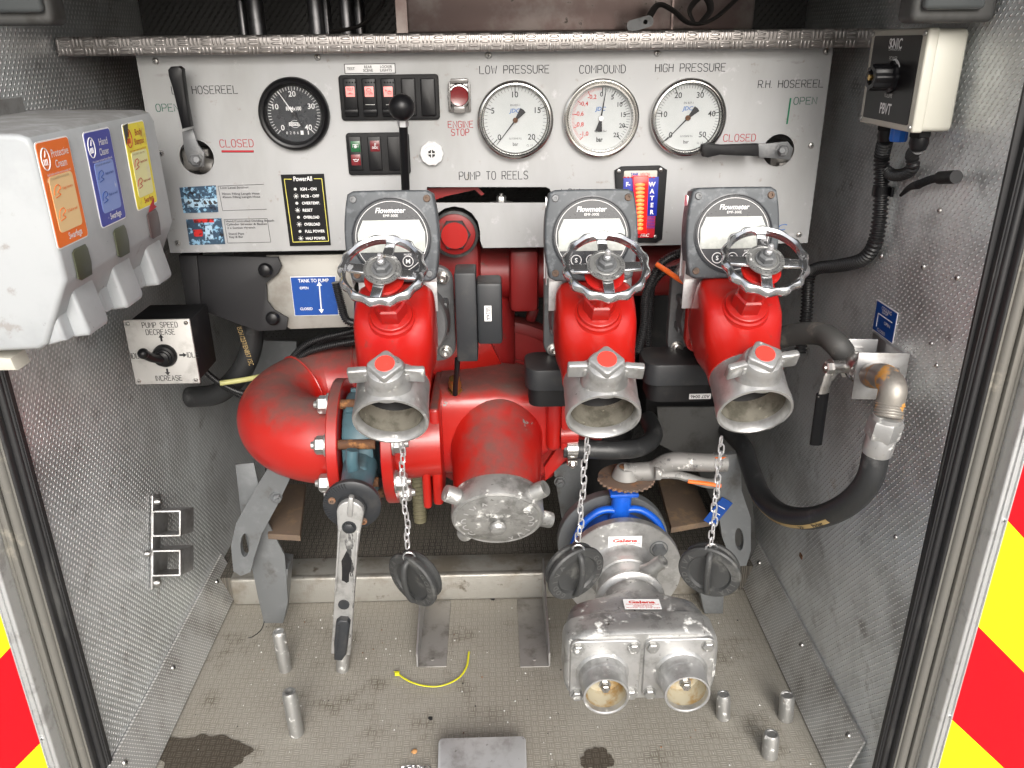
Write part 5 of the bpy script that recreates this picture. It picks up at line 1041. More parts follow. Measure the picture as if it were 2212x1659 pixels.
# ================================================================ galvanised arms and floor fittings
for s, lab, pts, Y, foot in ((-1, 'galvanised slanting steel arm with an oval slot, left of the pump', [(580, 1010), (628, 1030), (600, 1090), (566, 1152), (549, 1205), (541, 1236), (520, 1244), (504, 1234), (499, 1180), (510, 1130), (552, 1055)], 1.30, None), (1, 'galvanised steel arm with an oval slot and a blue label, right of the blue valve', [(1545, 985), (1600, 980), (1602, 1060), (1622, 1120), (1622, 1190), (1612, 1222), (1585, 1224), (1560, 1160), (1548, 1080)], 1.33, None)):
    c = at(545 if s < 0 else 1585, 1130, Y=Y); t = thing('slotted_arm', lab, 'bracket', c, 'galvanised arms beside the pump')
    P = [at(u, v, Y=Y) for u, v in pts]; I = FP(c).inverted(); h = at(529, 1178, Y=Y) if s < 0 else at(1597, 1165, Y=Y); hl = I @ h
    hole = [(hl.x+.0085*math.cos(a*math.pi/10)+(.004 if s < 0 else -.004)*math.sin(a*math.pi/10), hl.y+.026*math.sin(a*math.pi/10)) for a in range(20)]
    m = MB(); m.prism([tuple((I @ p)[:2]) for p in P], .014, FP(c) @ T(0, 0, -.014), holes=[hole]); part('plate', m, MT['galv'], t)
    m = MB(); m.nut(at(596, 1074, Y=Y-.0) if s < 0 else at(1555, 1012, Y=Y), (.5*-s, -1, 0), .009, .009); part('bolt', m, MT['galv'], t)
    if s > 0:
        m = MB(); q = at(1551, 1105, Y=Y-.002); M = frame(q, (.62, -.1, -.35), (-.12, 0, 1)); m.prism(rrect(.024, .062, .0006), .001, M); m.mat(1)
        for y in (.012, -.004): m.box((0, y, .0012), (.014, .0016, .0006), M)
        m.box((.002, -.020, .0012), (.0016, .018, .0006), M); m.prism([(-.003, 0), (.003, 0), (0, -.006)], .0006, M @ T(.002, -.027, .001)); part('blue_label', m, [MT['sign_blue'], MT['white']], t, 'small blue and white label')
t = thing('support_leg', 'square galvanised leg standing left of the pump behind the slotted arm', 'bracket', at(585, 1340, Y=1.36))
m = MB(); m.slab([(508, 1004), (548, 1000), (574, 1120), (615, 1200), (622, 1300), (612, 1345), (570, 1345), (557, 1290), (520, 1110)], .004, Y=1.345, bev=.001); m.slab([(556, 1215), (622, 1230), (611, 1346), (569, 1346)], .050, Y=1.348); part('leg', m, MT['galv'], t)
m = MB(); q = at(571, 1343, Y=1.34); m.tube([q, q+V((-.002, -.02, -.004)), q+V((-.012, -.04, -.003)), q+V((-.02, -.045, -.002))], .0009, n=6); part('loose_wire', m, MT['black'], t)
m = MB(); m.slab([(1508, 1262), (1565, 1262), (1562, 1326), (1522, 1326)], .03, Y=1.39, bev=.002); solo('bracket_foot', m, MT['galv'], 'small grey metal foot under the right hanging rubber cap', 'bracket', at(1540, 1326, Y=1.39))
m = MB(); p = [at(597, 1045, Z=-.86), at(660, 1045, Z=-.86), at(648, 1157, Z=-.86), at(578, 1153, Z=-.86)]; I = FU(p[0]).inverted(); m.prism([tuple((I @ q)[:2]) for q in p], .012, FU(p[0]) @ T(0, 0, -.012), .002)
solo('flat_bar', m, MT['wood_brown'], 'brown stained flat bar under the red elbow at the left', 'bar', p[0], 'brown flat bars under the pump')
m = MB(); p = [at(1418, 1020, Z=-.88), at(1490, 1020, Z=-.88), at(1536, 1125, Z=-.88), at(1450, 1140, Z=-.88)]; I = FU(p[0]).inverted(); m.prism([tuple((I @ q)[:2]) for q in p], .012, FU(p[0]) @ T(0, 0, -.012), .002)
solo('flat_bar', m, MT['wood_brown'], 'brown stained flat bar under the orange-tipped lever at the right', 'bar', p[0], 'brown flat bars under the pump')
# floor angle brackets
for x0, x1, xs, lab in ((902, 964, 'l', 'folded metal angle bracket on the floor under the left rubber cap'), (1124, 1187, 'r', 'folded metal angle bracket on the floor left of the twin inlet fitting')):
    a, b_, c, d = at(x0, 1443, Z=ZF), at(x1, 1443, Z=ZF), at(x0+(8 if xs == 'l' else -20), 1290, Z=ZF), at(x1+(16 if xs == 'l' else -6), 1290, Z=ZF)
    t = thing('angle_bracket', lab, 'bracket', (a+b_)/2, 'angle brackets on the floor'); xa, xb = a.x, b_.x; yn, yf = a.y, 1.455
    m = MB(); m.box(((xa+xb)/2, (yn+yf)/2, ZF+.0015), (xb-xa, yf-yn, .003), bev=.001); part('base', m, MT['alu_dull'], t)
    xw = xa if xs == 'l' else xb; m = MB(); hgt = .105; M = frame((xw, yn, ZF+.003), (0, 1, 0), (0, 0, 1)); m.prism([(0, 0), (yf-yn, 0), (yf-yn+.0, hgt), (yf-yn-.012, hgt), (.002, .030)], .003, M @ T(0, 0, -.0015)); part('upright', m, MT['alu'], t)
    for dy in (.02,):
        m = MB(); m.lathe([(.0038, 0), (.0035, .0012), (0, .0014)], ((xa+xb)/2, yn+dy, ZF+.003), (0, 0, 1), 14); part('rivet', m, MT['alu_dull'], t)
m = MB(); a, b_ = at(947, 1592, Z=ZF+.04), at(1136, 1592, Z=ZF+.04); m.prism(rrect(b_.x-a.x, .15, .008, 5), .003, frame(((a.x+b_.x)/2, a.y-.062, ZF+.0405-.045), (1, 0, 0), (0, .86, .5)) , .0008)
solo('floor_flap', m, MT['alu'], 'plain bare metal plate with rounded corners at the front edge of the floor', 'plate', ((a.x+b_.x)/2, a.y-.06, ZF))
# posts
for u, v0, v1, du, r, lab in ((617, 1450, 1362, -15, .0125, 'speckled metal stub post standing behind the other one at the floor left'), (641, 1588, 1492, -16, .0130, 'hollow-topped metal stub post nearest the left front of the floor'), (740, 1450, 1385, 3, .0125, 'metal stub post half hidden under the tip of the long valve handle'), (1562, 1553, 1497, 0, .0125, 'metal stub post right beside the twin inlet fitting'), (1697, 1556, 1499, 3, .0130, 'metal stub post standing farthest right on the floor'), (1662, 1636, 1582, 4, .0135, 'metal stub post nearest the front right corner of the floor')):
    p = at(u, v0-4, Z=ZF); q = at(u+du, v1, Y=p.y+.006); h = q.z-ZF; m = MB(); tp = V((q.x, p.y+.004, q.z)); d = (tp-p)
    Ln = d.length; hol = 'hollow' in lab
    m.lathe([(r, 0), (r, Ln-.006), (r*.84, Ln)]+([(r*.55, Ln), (r*.5, Ln-.01), (0, Ln-.01)] if hol else [(r*.62, Ln), (r*.55, Ln-.001), (0, Ln-.001)]), p, d, 28, cap=False)
    solo('floor_post', m, MT['zinc'], lab, 'post', p, 'metal stub posts on the floor')
# cable tie, debris, stains
pts = [at(u, v, Z=ZF+.006) for u, v in ((858, 1455), (885, 1472), (920, 1482), (955, 1481), (990, 1465), (1008, 1440), (1013, 1408))]
m = MB(); m.tube(pts, .0019, n=8, flat=.5); q = pts[0]; m.box(q, (.009, .008, .006), bev=.001); m.tube([q, q+V((-.004, .002, .001)), q+V((-.006, .006, 0))], .0012, n=6); solo('cable_tie', m, MT['cable_tie'], 'yellow cable tie curled on the floor between the angle brackets', 'cable tie', q)
m = MB(); b = bmesh.new(); bmesh.ops.create_icosphere(b, subdivisions=2, radius=.0055)
for v_ in b.verts: v_.co *= random.uniform(.75, 1.1); v_.co.z *= .6
m._put(b, Matrix.Translation(at(895, 1623, Z=ZF+.003))); solo('pebble', m, MT['stone'], 'small orange pebble on the floor left of the bare plate', 'pebble', at(895, 1623, Z=ZF))
def blob(name, lab, u, v, ru, rv, mt_, cat, seed, z=.0012):
    random.seed(seed); ph = [random.uniform(0, 6.28) for _ in range(5)]; P = []
    for i in range(96):
        a = 2*math.pi*i/96; k = 1+.10*math.sin(2*a+ph[0])+.09*math.sin(3*a+ph[1])+.06*math.sin(5*a+ph[2])+.05*math.sin(9*a+ph[3])+.035*math.sin(14*a+ph[4]); P.append(at(u+ru*k*math.cos(a), v+rv*k*math.sin(a), Z=ZF+z))
    c = sum(P, V())/len(P); I = FU(c).inverted(); m = MB(); m.prism([tuple((I @ p)[:2]) for p in P], .0006, FU(c)); return solo(name, m, mt_, lab, cat, c, 'damp patches on the floor' if 'patch' in name else None)
blob('damp_patch', 'dark damp patch with an uneven edge at the front left of the floor', 435, 1632, 92, 50, MT['stain'], 'stain', 3); blob('damp_patch', 'small brown damp patch at the front edge, right of the bare plate', 1290, 1640, 32, 26, MT['stain'], 'stain', 8)
for i, (u, v, lab) in enumerate(((930, 1552, 'small square black scrap lying in the middle of the floor'), (1064, 1293, 'tiny dark hole plug in the floor by the riser'))): blob('black_scrap', lab, u, v, 5, 4, MT['void'], 'scrap', i+20)
m = MB()
rs = random.Random(5)
for i in range(230):
    y = rs.uniform(.97, 1.44); x = rs.uniform(WL+.05, WR-.05); s_ = rs.choice([.0006, .0008, .0011, .0016]); b = bmesh.new(); bmesh.ops.create_icosphere(b, subdivisions=1, radius=s_); m.m = rs.choice([0, 0, 0, 1, 2]); m._put(b, T(x, y, ZF+s_*.5))
solo('grit', m, [MT['off_white'], MT['void'], MT['rust']], 'scattered fine grit on the treaded floor', 'grit', (0, 1.2, ZF), kind='stuff')
m = MB(); q = at(888, 1655, Z=ZF+.008)
for i in range(6): c = q+V((-.012+.008*i, -.004+.002*math.sin(i), .001*(i % 2))); m.tube([c+V((.0055*math.cos(a*.785), .0035*math.sin(a*.785), .001*math.cos(a*.785+i))) for a in range(8)], .0009, n=6, closed=True)
solo('loose_chain', m, MT['chrome'], 'short loose bit of chain at the very front edge of the floor', 'chain', q)
# ================================================================ lower left of the panel
t = thing('tank_valve_plate', 'pale metal plate under the panel holding the blue TANK TO PUMP sign', 'plate', at(680, 640, Y=1.345))
m = MB(); m.slab([(575, 552), (765, 549), (765, 706), (628, 711), (590, 690), (578, 655), (574, 615)], .004, Y=1.345, bev=.0008); part('plate', m, mat('plate_old', (.42, .41, .38), .5, .5, spots=[((.30, .28, .25), 12, .45, .7)], rvar=.08), t)
m = MB(); P = [at(*q, Y=1.343) for q in ((628, 599), (724, 597), (731, 679), (638, 681))]; c = sum(P, V())/4; I = FP(c).inverted(); Ls = [tuple((I @ p)[:2]) for p in P]; m.mat(1); m.prism([(x*1.02, y*1.03) for x, y in Ls], .0010, FP(c)); m.mat(0); m.prism(Ls, .0016, FP(c)); sg = part('blue_sign', m, [MT['sign_blue'], MT['white']], t, 'blue TANK TO PUMP sign')
m = MB(); Q = lambda u, v: FP(at(u, v, Y=1.3412)); m.text('TANK TO PUMP', Q(677, 606), .0060, w=.051, off=.012); m.text('OPEN', Q(657, 622), .0046, w=.0145, off=.01); m.text('CLOSED', Q(662, 667), .0046, w=.021, off=.01)
a, b_ = at(690, 617, Y=1.3412), at(694, 668, Y=1.3412); m.tube([a, b_], .0012, n=6, smooth=False)
m.prism([(-.0045, 0), (.0045, 0), (0, .007)], .0006, FP(a)); m.prism([(-.0045, 0), (0, -.007), (.0045, 0)], .0006, FP(b_)); part('white_lettering', m, MT['white'], sg)
t = thing('black_bracket', 'black bracket plate with rusty edges and two domed bolts, under the panel left end', 'bracket', at(500, 620, Y=1.335))
m = MB(); m.slab([(425, 552), (600, 556), (608, 575), (600, 592), (575, 612), (577, 650), (592, 670), (622, 688), (618, 712), (560, 716), (500, 695), (430, 668)], .005, Y=1.335, bev=.001); part('plate', m, MT['dark_bracket'], t)
for u, v in ((574, 583), (590, 687)): m = MB(); m.lathe([(.0115, 0), (.012, .003), (.009, .009), (.004, .011), (0, .011)], at(u, v, Y=1.33), (0, -1, .1), 24); part('domed_bolt', m, MT['black'], t)
m = MB(); m.slab([(385, 552), (425, 552), (437, 690), (405, 690)], .03, Y=1.33, bev=.002); solo('dark_upright', m, MT['dark_bracket'], 'dark rust-streaked upright strip below the left end of the panel', 'bracket', at(410, 680, Y=1.33))
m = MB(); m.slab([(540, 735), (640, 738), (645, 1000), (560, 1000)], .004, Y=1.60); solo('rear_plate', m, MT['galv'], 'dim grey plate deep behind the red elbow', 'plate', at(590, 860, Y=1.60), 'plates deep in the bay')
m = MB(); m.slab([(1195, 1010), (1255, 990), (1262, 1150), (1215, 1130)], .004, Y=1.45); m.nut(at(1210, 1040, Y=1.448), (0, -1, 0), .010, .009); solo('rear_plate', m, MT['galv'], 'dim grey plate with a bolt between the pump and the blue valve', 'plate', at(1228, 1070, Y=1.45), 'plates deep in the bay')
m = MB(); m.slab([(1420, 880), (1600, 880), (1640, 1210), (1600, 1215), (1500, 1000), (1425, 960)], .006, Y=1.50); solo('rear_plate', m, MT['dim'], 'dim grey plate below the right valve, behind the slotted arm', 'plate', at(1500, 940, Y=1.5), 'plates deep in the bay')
m = MB(); m.tube([at(548, 700, Y=1.42), at(540, 760, Y=1.42), at(515, 810, Y=1.42), at(470, 850, Y=1.43), at(410, 858, Y=1.45)], .020, n=24); m.mat(1); m.text('ISO11237/EN857 1SC', frame(at(530, 748, Y=1.398), (.17, 0, -1), (1, 0, .17)), .009, w=.075)
solo('rear_hose', m, [MT['hose'], MT['hose_band']], 'thick black hose with small yellow print in the shadows beside the speed control box', 'hose', at(520, 800, Y=1.42))
m = MB(); m.tube([at(475, 828, Y=1.36), at(540, 818, Y=1.38), at(610, 802, Y=1.42)], .0048, n=12); solo('yellow_pipe', m, MT['yellow_pipe'], 'thin pale yellow pipe between the speed control box and the red elbow', 'pipe', at(540, 818, Y=1.38))
cabs = [([(430, 790), (480, 830), (540, 850), (600, 815), (660, 745), (770, 712)], 1.38), ([(440, 800), (500, 845), (560, 858), (620, 800), (690, 740), (775, 722)], 1.40), ([(600, 830), (650, 770), (700, 750), (775, 735)], 1.37), ([(725, 610), (735, 650), (748, 690), (775, 700)], 1.30)]
for i, (P, Y) in enumerate(cabs):
    m = MB(); m.tube([at(u, v, Y=Y) for u, v in P], .0058 if i < 3 else .007, n=12, corr=.0032); solo('ribbed_cable', m, MT['conduit'], ['upper black ribbed cable looping above the red elbow', 'lower black ribbed cable looping above the red elbow', 'short black ribbed cable crossing just over the red elbow', 'black ribbed cable beside the blue TANK TO PUMP sign'][i], 'cable', at(*P[1], Y=Y), 'black ribbed cables')
# pump speed control box
t = thing('speed_control_box', 'square metal control box lettered PUMP SPEED with a black joystick', 'control box', at(352, 828, Y=1.20))
m = MB(); Yb = 1.205; A, B_ = at(281, 758, Y=Yb), at(422, 758, Y=Yb); z1, z0 = at(350, 689, Y=Yb).z, at(350, 828, Y=Yb).z; cx, cz = (A.x+B_.x)/2, (z0+z1)/2
m.box((cx+.002, Yb+.045, cz), (B_.x-A.x-.006, .085, z1-z0-.006), bev=.003); part('box', m, MT['black_matt'], t)
m = MB(); Mb = FP((cx, Yb, cz)); m.prism(rrect(B_.x-A.x, z1-z0, .002), .003, Mb, .0006); part('face_plate', m, mat('plate_worn', (.56, .55, .53), .45, .6, spots=[((.40, .39, .37), 22, .45, .68), ((.12, .11, .1), 40, .68, .76)], rvar=.08), t)
hw_, hh_ = (B_.x-A.x)/2, (z1-z0)/2
for x in (-1, 1):
    for z in (-1, 1): m = MB(); m.scr(Mb @ T(x*(hw_-.006), z*(hh_-.006), .003), .0035); part('screw', m, [MT['steel'], MT['ink']], t)
m = MB(); k = (z1-z0)/139
def eg(s, u0, u1, v): m = MB(); m.eng(s, Mb @ T(-hw_+(u0-281)*k*1.0, hh_-(v-689)*k, .0031), 11*k, (u1-u0)*k, .0005); part('inscription', m, MT['ink'], t, f'black inscription {s}')
eg('PUMP SPEED', 317, 387, 700); eg('DECREASE', 322, 379, 715); eg('INCREASE', 324, 377, 815); eg('IDLE', 283, 306, 765); eg('IDLE', 396, 419, 765)
for (x, y), a in (((350, 729), 0), ((350, 800), 180), ((386, 765), -90)):
    m = MB(); MM = Mb @ T(-hw_+(x-281)*k, hh_-(y-689)*k, .0032) @ RZ(a); m.box((0, -.001, 0), (.003, .007, .0006), MM); m.prism([(-.004, 0), (.004, 0), (0, .0055)], .0004, MM @ T(0, .0015, -.0002)); part('arrow', m, MT['ink'], t)
jc = Mb @ V((-hw_+(352-281)*k, hh_-(765-689)*k, .003)); m = MB(); m.lathe([(.0185, 0), (.0185, .004), (.0165, .008), (.013, .009), (.0135, .013), (.011, .014), (.0115, .018), (.008, .020)], jc, (0, -1, 0), 36); m.tube([jc+V((0, -.018, 0)), jc+V((-.007, -.032, .008)), jc+V((-.012, -.046, .020))], lambda s: .0062+.0014*s, n=20); m.sph(jc+V((-.0122, -.047, .0205)), .0084, n=20)
part('joystick', m, MT['black'], t)
# ================================================================ soap dispenser on the left wall
DX, Y0, Y1 = -.458, .852, 1.165; zt, zb = -.078, -.230
t = thing('soap_dispenser', 'large white scuffed triple dispenser on the left wall with orange, blue and yellow labels', 'dispenser', V((WL, (Y0+Y1)/2, zb-.1)))
prof = [(WL+.003, zt+.002), (DX-.014, zt), (DX-.004, zt-.004), (DX, zt-.014), (DX+.002, zb+.002), (DX-.002, zb-.006), (DX-.034, zb-.070), (DX-.044, zb-.076), (WL+.003, zb-.080)]
m = MB(); M = frame((0, Y1, 0), (1, 0, 0), (0, 0, 1)); m.prism(prof, Y1-Y0, M, .006, seg=3); body = part('body', m, MT['white_plastic'], t)
def DQ(y, z, d=0): return FL(V((DX+d+(zt-z)/(zt-zb)*.002, y, z)))
n3 = (Y1-Y0)/3
def lerpz(f): return zt-.006+(zb+.0-zt)*f
for i in range(3):
    yc = Y0+.034+i*.1035; zc_ = zt-.063; wS, hS = .070-.001*i, .109-.001*i; M = DQ(yc, zc_, .0004); MM = [('label_orange', 'label_cream', 'Protective', 'Cream', 'orange Protective Cream label'), ('label_blue', 'label_pale_blue', 'Hand', 'Cleaner', 'blue scratched Hand Cleaner label'), ('label_yellow', 'label_pale_yellow', 'Body', 'Shampoo', 'yellow label with a peeling dark corner')][i]
    m = MB(); m.mat(1); m.prism(rrect(wS, hS, .005), .0006, M); m.mat(0); m.prism(rrect(wS-.003, hS-.003, .004), .0010, M); lb = part('label', m, [MT[MM[0]], MT['white']], t, MM[4])
    m = MB(); m.prism(rrect(wS*.72, hS*.53, .005), .0004, M @ T(.001, -.010, .0010)); part('panel', m, MT[MM[1]], lb)
    m = MB(); wt = MT['white'] if i < 2 else MT['ink_red']
    m.text(MM[2], M @ T(.010, hS/2-.014, .0011), .0082, w=.036 if i == 0 else .022, off=.005); part('lettering', m, wt, lb); m = MB(); m.text(MM[3], M @ T(.008, hS/2-.025, .0011), .0082, w=.024 if i != 2 else .030, off=.005)
    for j in range(2): m.text(['Apply before and after work to protect and', 'recondition the skin'][j] if i == 0 else ['Hand cleaner to remove heavy soiling and', 'can be used with or without water'][j], M @ T(0, hS/2-.034-.0042*j, .0011), .0027, w=.050-.012*j)
    m.text('Swarfega', M @ T(.006, -hS/2+.0085, .0011), .0072, w=.030, off=.012)
    part('lettering', m, wt, lb); m = MB()
    m.tube([M @ V((-.021+.008*math.cos(a*math.pi/10), hS/2-.018+.011*math.sin(a*math.pi/10), .0012)) for a in range(20)], .0006, n=5, smooth=False, closed=True)
    for j in range(3): m.tube([M @ V((-.025+.003*j, hS/2-.018, .0012)), M @ V((-.025+.003*j, hS/2-.024, .0012))], .0006, n=5, smooth=False)
    m.tube([M @ V((-.022, hS/2-.016, .0012)), M @ V((-.019, hS/2-.010, .0012))], .0006, n=5, smooth=False)
    part('round_icon', m, wt, lb)
    m = MB(); ink = [MT['label_orange'], MT['sign_blue'], MT['ink_red']][i]
    for j, yy in enumerate((.004, -.020)):
        hx = -.012; m.tube([M @ V((hx-.008, yy-.004, .0015)), M @ V((hx-.004, yy+.003, .0015)), M @ V((hx+.004, yy+.005, .0015)), M @ V((hx+.007, yy+.001, .0015)), M @ V((hx, yy-.002, .0015)), M @ V((hx+.005, yy-.005, .0015)), M @ V((hx-.006, yy-.007, .0015))], .0005, n=5)
        m.text(['1) Apply 1 shot only to', '2) Rub in well'][j] if i == 0 else ['Apply to hands', 'Rub in well'][j], M @ T(.010, yy, .0014), .0030, w=.022, off=.01)
    part('instruction_drawing', m, ink, lb)
    if i == 2:
        m = MB(); m.prism([(-wS/2-.001, hS/2-.002), (-wS/2+.014, hS/2), (-wS/2+.008, hS/2-.014), (-wS/2-.001, hS/2-.024)], .0006, M @ T(0, 0, .0022)); part('peeled_corner', m, MT['label_dark'], lb)
        m = MB(); m.prism([(.012, -.052), (.026, -.046), (.022, -.054), (.030, -.058), (.012, -.060), (.004, -.066), (.002, -.060)], .0005, M @ T(-.004, .0, .0012)); part('red_splash', m, MT['ink_red'], lb)
    # sight window in the lower edge
    zw = zb+.018; m = MB(); MW = DQ(yc+.006, zw-.006, .0008) @ Matrix.Diagonal((1.22, 1.05, 1, 1)); m.prism([(-.014, -.014), (-.014, .013), (-.009, .016), (.011, .016), (.014, .011), (.015, -.004), (.012, -.017), (-.009, -.017)], .0016, MW, .0005); part('sight_window', m, MT['smoke_red'] if i == 2 else MT['smoke'], t)
    # push lever
    y0_, y1_ = yc-.018, yc+.042; b = bmesh.new()
    xs = [(DX-.012, zb-.018), (DX+.012, zb-.060), (DX+.006, zb-.092), (DX-.040, zb-.088)]
    m = MB(); A_ = [(DX-.030, zb-.010), (DX-.009, zb-.009), (DX+.001, zb-.064), (DX-.001, zb-.070), (DX-.036, zb-.074)]
    m.prism(A_, y1_-y0_-.012, frame((0, y1_-.002, 0), (1, 0, 0), (0, 0, 1)), .005, seg=3); A2 = [(DX-.034, zb-.016), (DX-.022, zb-.018), (DX-.016, zb-.068), (DX-.038, zb-.074)]; m.prism(A2, y1_-y0_+.010, frame((0, y1_-.001, 0), (1, 0, 0), (0, 0, 1)), .005, seg=3)
    part('push_lever', m, MT['white_plastic'], t)
m = MB(); m.prism([(0, 0), (.055, 0), (.052, .016), (.01, .020)], .03, frame((WL+.02, Y0+.05, zb-.108), (1, 0, 0), (0, 0, 1)), .004); part('lower_tray', m, MT['ivory'], t)
m = MB(); q = at(22, 228, Z=zt+.004); m.tube([q+V((.011*math.cos(a*.52), .008*math.sin(a*.52), .002*math.sin(a))) for a in range(12)], .0014, n=8, closed=True); m.tube([q+V((.014+.010*math.cos(a*.52), -.002+.006*math.sin(a*.52), .002)) for a in range(12)], .0018, n=8, closed=True); m.tube([q+V((-.03, .0, .0)), q+V((-.012, .004, .002)), q+V((.006, -.004, .001))], .0012, n=6)
solo('split_ring', m, MT['chrome'], 'small steel split rings lying on top of the white dispenser', 'ring', q)
m = MB(); m.box((WL+.012, 1.0, zt+.010), (.002, .26, .020)); solo('dispenser_backplate', m, MT['alu'], 'thin metal strip standing behind the top of the white dispenser', 'plate', (WL+.012, 1.0, zt))
# square tube holder low on the left wall
t = thing('tube_holder', 'two open square metal tubes on a riveted strip low on the left wall', 'holder', at(340, 1165, X=WL))
ang = math.radians(26); tu = V((0, math.sin(ang), math.cos(ang))); tn = V((0, -math.cos(ang), math.sin(ang))); mid = at(327, 1170, X=WL); Mt_ = frame(mid, (1, 0, 0), tu)
m = MB(); m.box((.004, 0, -.008), (.004, .165, .034), Mt_, bev=.001); part('strip', m, MT['alu'], t)
for y in (.033, -.036):
    m = MB(); m.prism(rrect(.050, .045, .002, 2), .062, Mt_ @ T(.033, y, -.045), holes=[rrect(.045, .040, .001, 2)]); part('square_tube', m, MT['alu'], t)
for y in (.070, -.073): m = MB(); m.lathe([(.007, 0), (.0065, .005), (.004, .009), (0, .010)], Mt_ @ V((.006, y, -.004)), (1, 0, 0), 18); part('rivet', m, MT['steel'], t)
for v, du in ((1189, 336), (1196, 316)): q = at(du, v, X=WL+.001); m = MB(); m.lathe([(.006, 0), (.0055, .005), (.003, .008), (0, .008)], q, (1, 0, 0), 18); part('rivet', m, MT['steel'], t)
# ================================================================ right wall
XB = .511; a, b_ = at(1990, 170, X=XB), at(1873, 160, X=XB); Yn, Yf = a.y, b_.y
zt = (at(1990, 62, X=XB, ).z); zb = at(1942, 280, X=XB).z
t = thing('volume_control_box', 'cream box with a black PBVT front and a volume knob, high on the right wall', 'control box', V((XB+.04, (Yn+Yf)/2, zb)))
m = MB(); m.box(((XB+WR)/2-.001, (Yn+Yf)/2, (zt+zb)/2), (WR-XB-.018, Yf-Yn, zt-zb), bev=.006, seg=3); part('case', m, MT['ivory'], t)
m = MB(); m.box((XB+.006, (Yn+Yf)/2, (zt+zb)/2), (.014, Yf-Yn+.002, zt-zb+.002), bev=.003, seg=3); part('lid', m, MT['ivory'], t)
Mf = FR(V((XB-.0012, (Yn+Yf)/2, (zt+zb)/2))); wf, hf = Yf-Yn, zt-zb
m = MB(); m.prism(rrect(wf-.022, hf-.014, .003), .0008, Mf); part('black_front', m, MT['black'], t)
m = MB(); m.text('S NIC', Mf @ T(.0, hf*.36, .0009), .0125, w=.036, off=.02); m.lathe([(.0052, 0), (.0052, .0006), (.0036, .0006), (.0036, 0)], Mf @ V((-.008, hf*.365, .0009)), (-1, 0, 0), 20, cap=False); m.text('COMMUNICATIONS', Mf @ T(0, hf*.30, .0009), .0025, w=.034); m.text('PBVT', Mf @ T(0, -hf*.31, .0009), .0135, w=.032, off=.02)
m.prism([(.017*math.cos(math.radians(a)), .017*math.sin(math.radians(a))) for a in range(150, 29, -10)]+[(.013*math.cos(math.radians(a)), .012*math.sin(math.radians(a))) for a in range(30, 151, 10)], .0004, Mf @ T(.006, hf*.06, .0009)); part('white_lettering', m, MT['white'], t)
m = MB(); m.text('POWER', Mf @ T(0, hf*.21, .0009), .0050, w=.022); m.text('VOLUME', Mf @ T(.002, -hf*.17, .0009), .0050, w=.022); part('grey_lettering', m, MT['off_white'], t)
m = MB(); kc = Mf @ V((.004, hf*.02, .0008)); m.lathe([(.019, 0), (.019, .004), (.0155, .006), (.0155, .026), (.0140, .028), (.009, .028), (.008, .024), (0, .024)], kc, (-1, 0, 0), 64, cap=False, wob=lambda a: .0009*math.cos(8*a)); kn = part('knob', m, MT['black'], t)
m = MB(); m.cyl(kc+V((-.022, 0, 0)), kc+V((-.030, 0, 0)), .0035, n=12); part('shaft', m, MT['brass'], kn)
for y in (-1, 1):
    for z in (-1, 1): m = MB(); m.lathe([(.0032, 0), (.003, .0014), (0, .0016)], Mf @ V((y*(wf/2-.005), z*(hf/2-.005), .0002)), (-1, 0, 0), 12); part('screw', m, MT['zinc'], t)
# glands
gy = [(1905, 300, 'black', 'left black cable gland'), (1966, 305, 'black', 'right black cable gland')]
for i, (yy, lab) in enumerate(((Yf-.030, 'black cable gland under the rear of the cream box'), (Yn+.030, 'black cable gland under the front of the cream box'))):
    m = MB(); o = V((XB+.026, yy, zb+.002)); m.lathe([(.0135, 0), (.0135, .010), (.0115, .012)], o, (0, 0, -1), 6); m.lathe([(.011, .010), (.012, .018), (.0095, .026)], o, (0, 0, -1), 20); part('cable_gland', m, MT['black'], t, lab)
m = MB(); o = V((XB+.020, (Yn+Yf)/2-.002, zb+.001)); m.lathe([(.0105, 0), (.0105, .017), (.009, .020)], o, (0, 0, -1), 30, wob=lambda a: .0007*math.cos(10*a)); part('blue_plug', m, MT['blue_plug'], t)
# ribbed conduit down the right wall
t = thing('conduit', 'thick black ribbed conduit running from the cream box down and back along the right wall', 'conduit', at(1900, 400, X=.555), None)
g0 = V((XB+.026, Yf-.030, zb-.02)); pts = [g0, at(1905, 340, X=.548), at(1904, 400, X=.552), at(1900, 470, X=.553), at(1888, 530, X=.553), at(1860, 562, X=.552), at(1810, 574, X=.550), at(1765, 580, X=.545), at(1747, 600, X=.54), at(1742, 680, X=.54), at(1728, 760, X=.535)]
m = MB(); m.tube(pts, .0105, n=16, corr=.0062); part('tube', m, MT['conduit'], t)
for (u, v, du) in ((1904, 410, 20), (1893, 552, 10), (1752, 588, 12), (1736, 685, 12), (1722, 748, 12)):
    q = at(u, v, X=.555); m = MB(); m.sph(at(u+du, v+1, X=.564), .0052, (.6, 1, 1), 14); part('clip_screw', m, MT['steel'], t)
m = MB(); q = at(1903, 412, X=.552); m.lathe([(.0118, -.007), (.0118, .007)], q, (0, 0, 1), 24); m.box((.562, at(1918, 412, X=.562).y, q.z), (.004, .03, .013)); part('clip', m, MT['black'], t)
g1 = V((XB+.026, Yn+.030, zb-.022)); pts = [g1, at(1970, 335, X=.545), at(1972, 360, X=.552), at(1955, 375, X=.556), at(1930, 378, X=.557), at(1910, 366, X=.555)]
m = MB(); m.tube(pts, .0082, n=14, corr=.0056); solo('branch_conduit', m, MT['conduit'], 'short black ribbed branch looping from the cream box to the main conduit', 'conduit', g1)
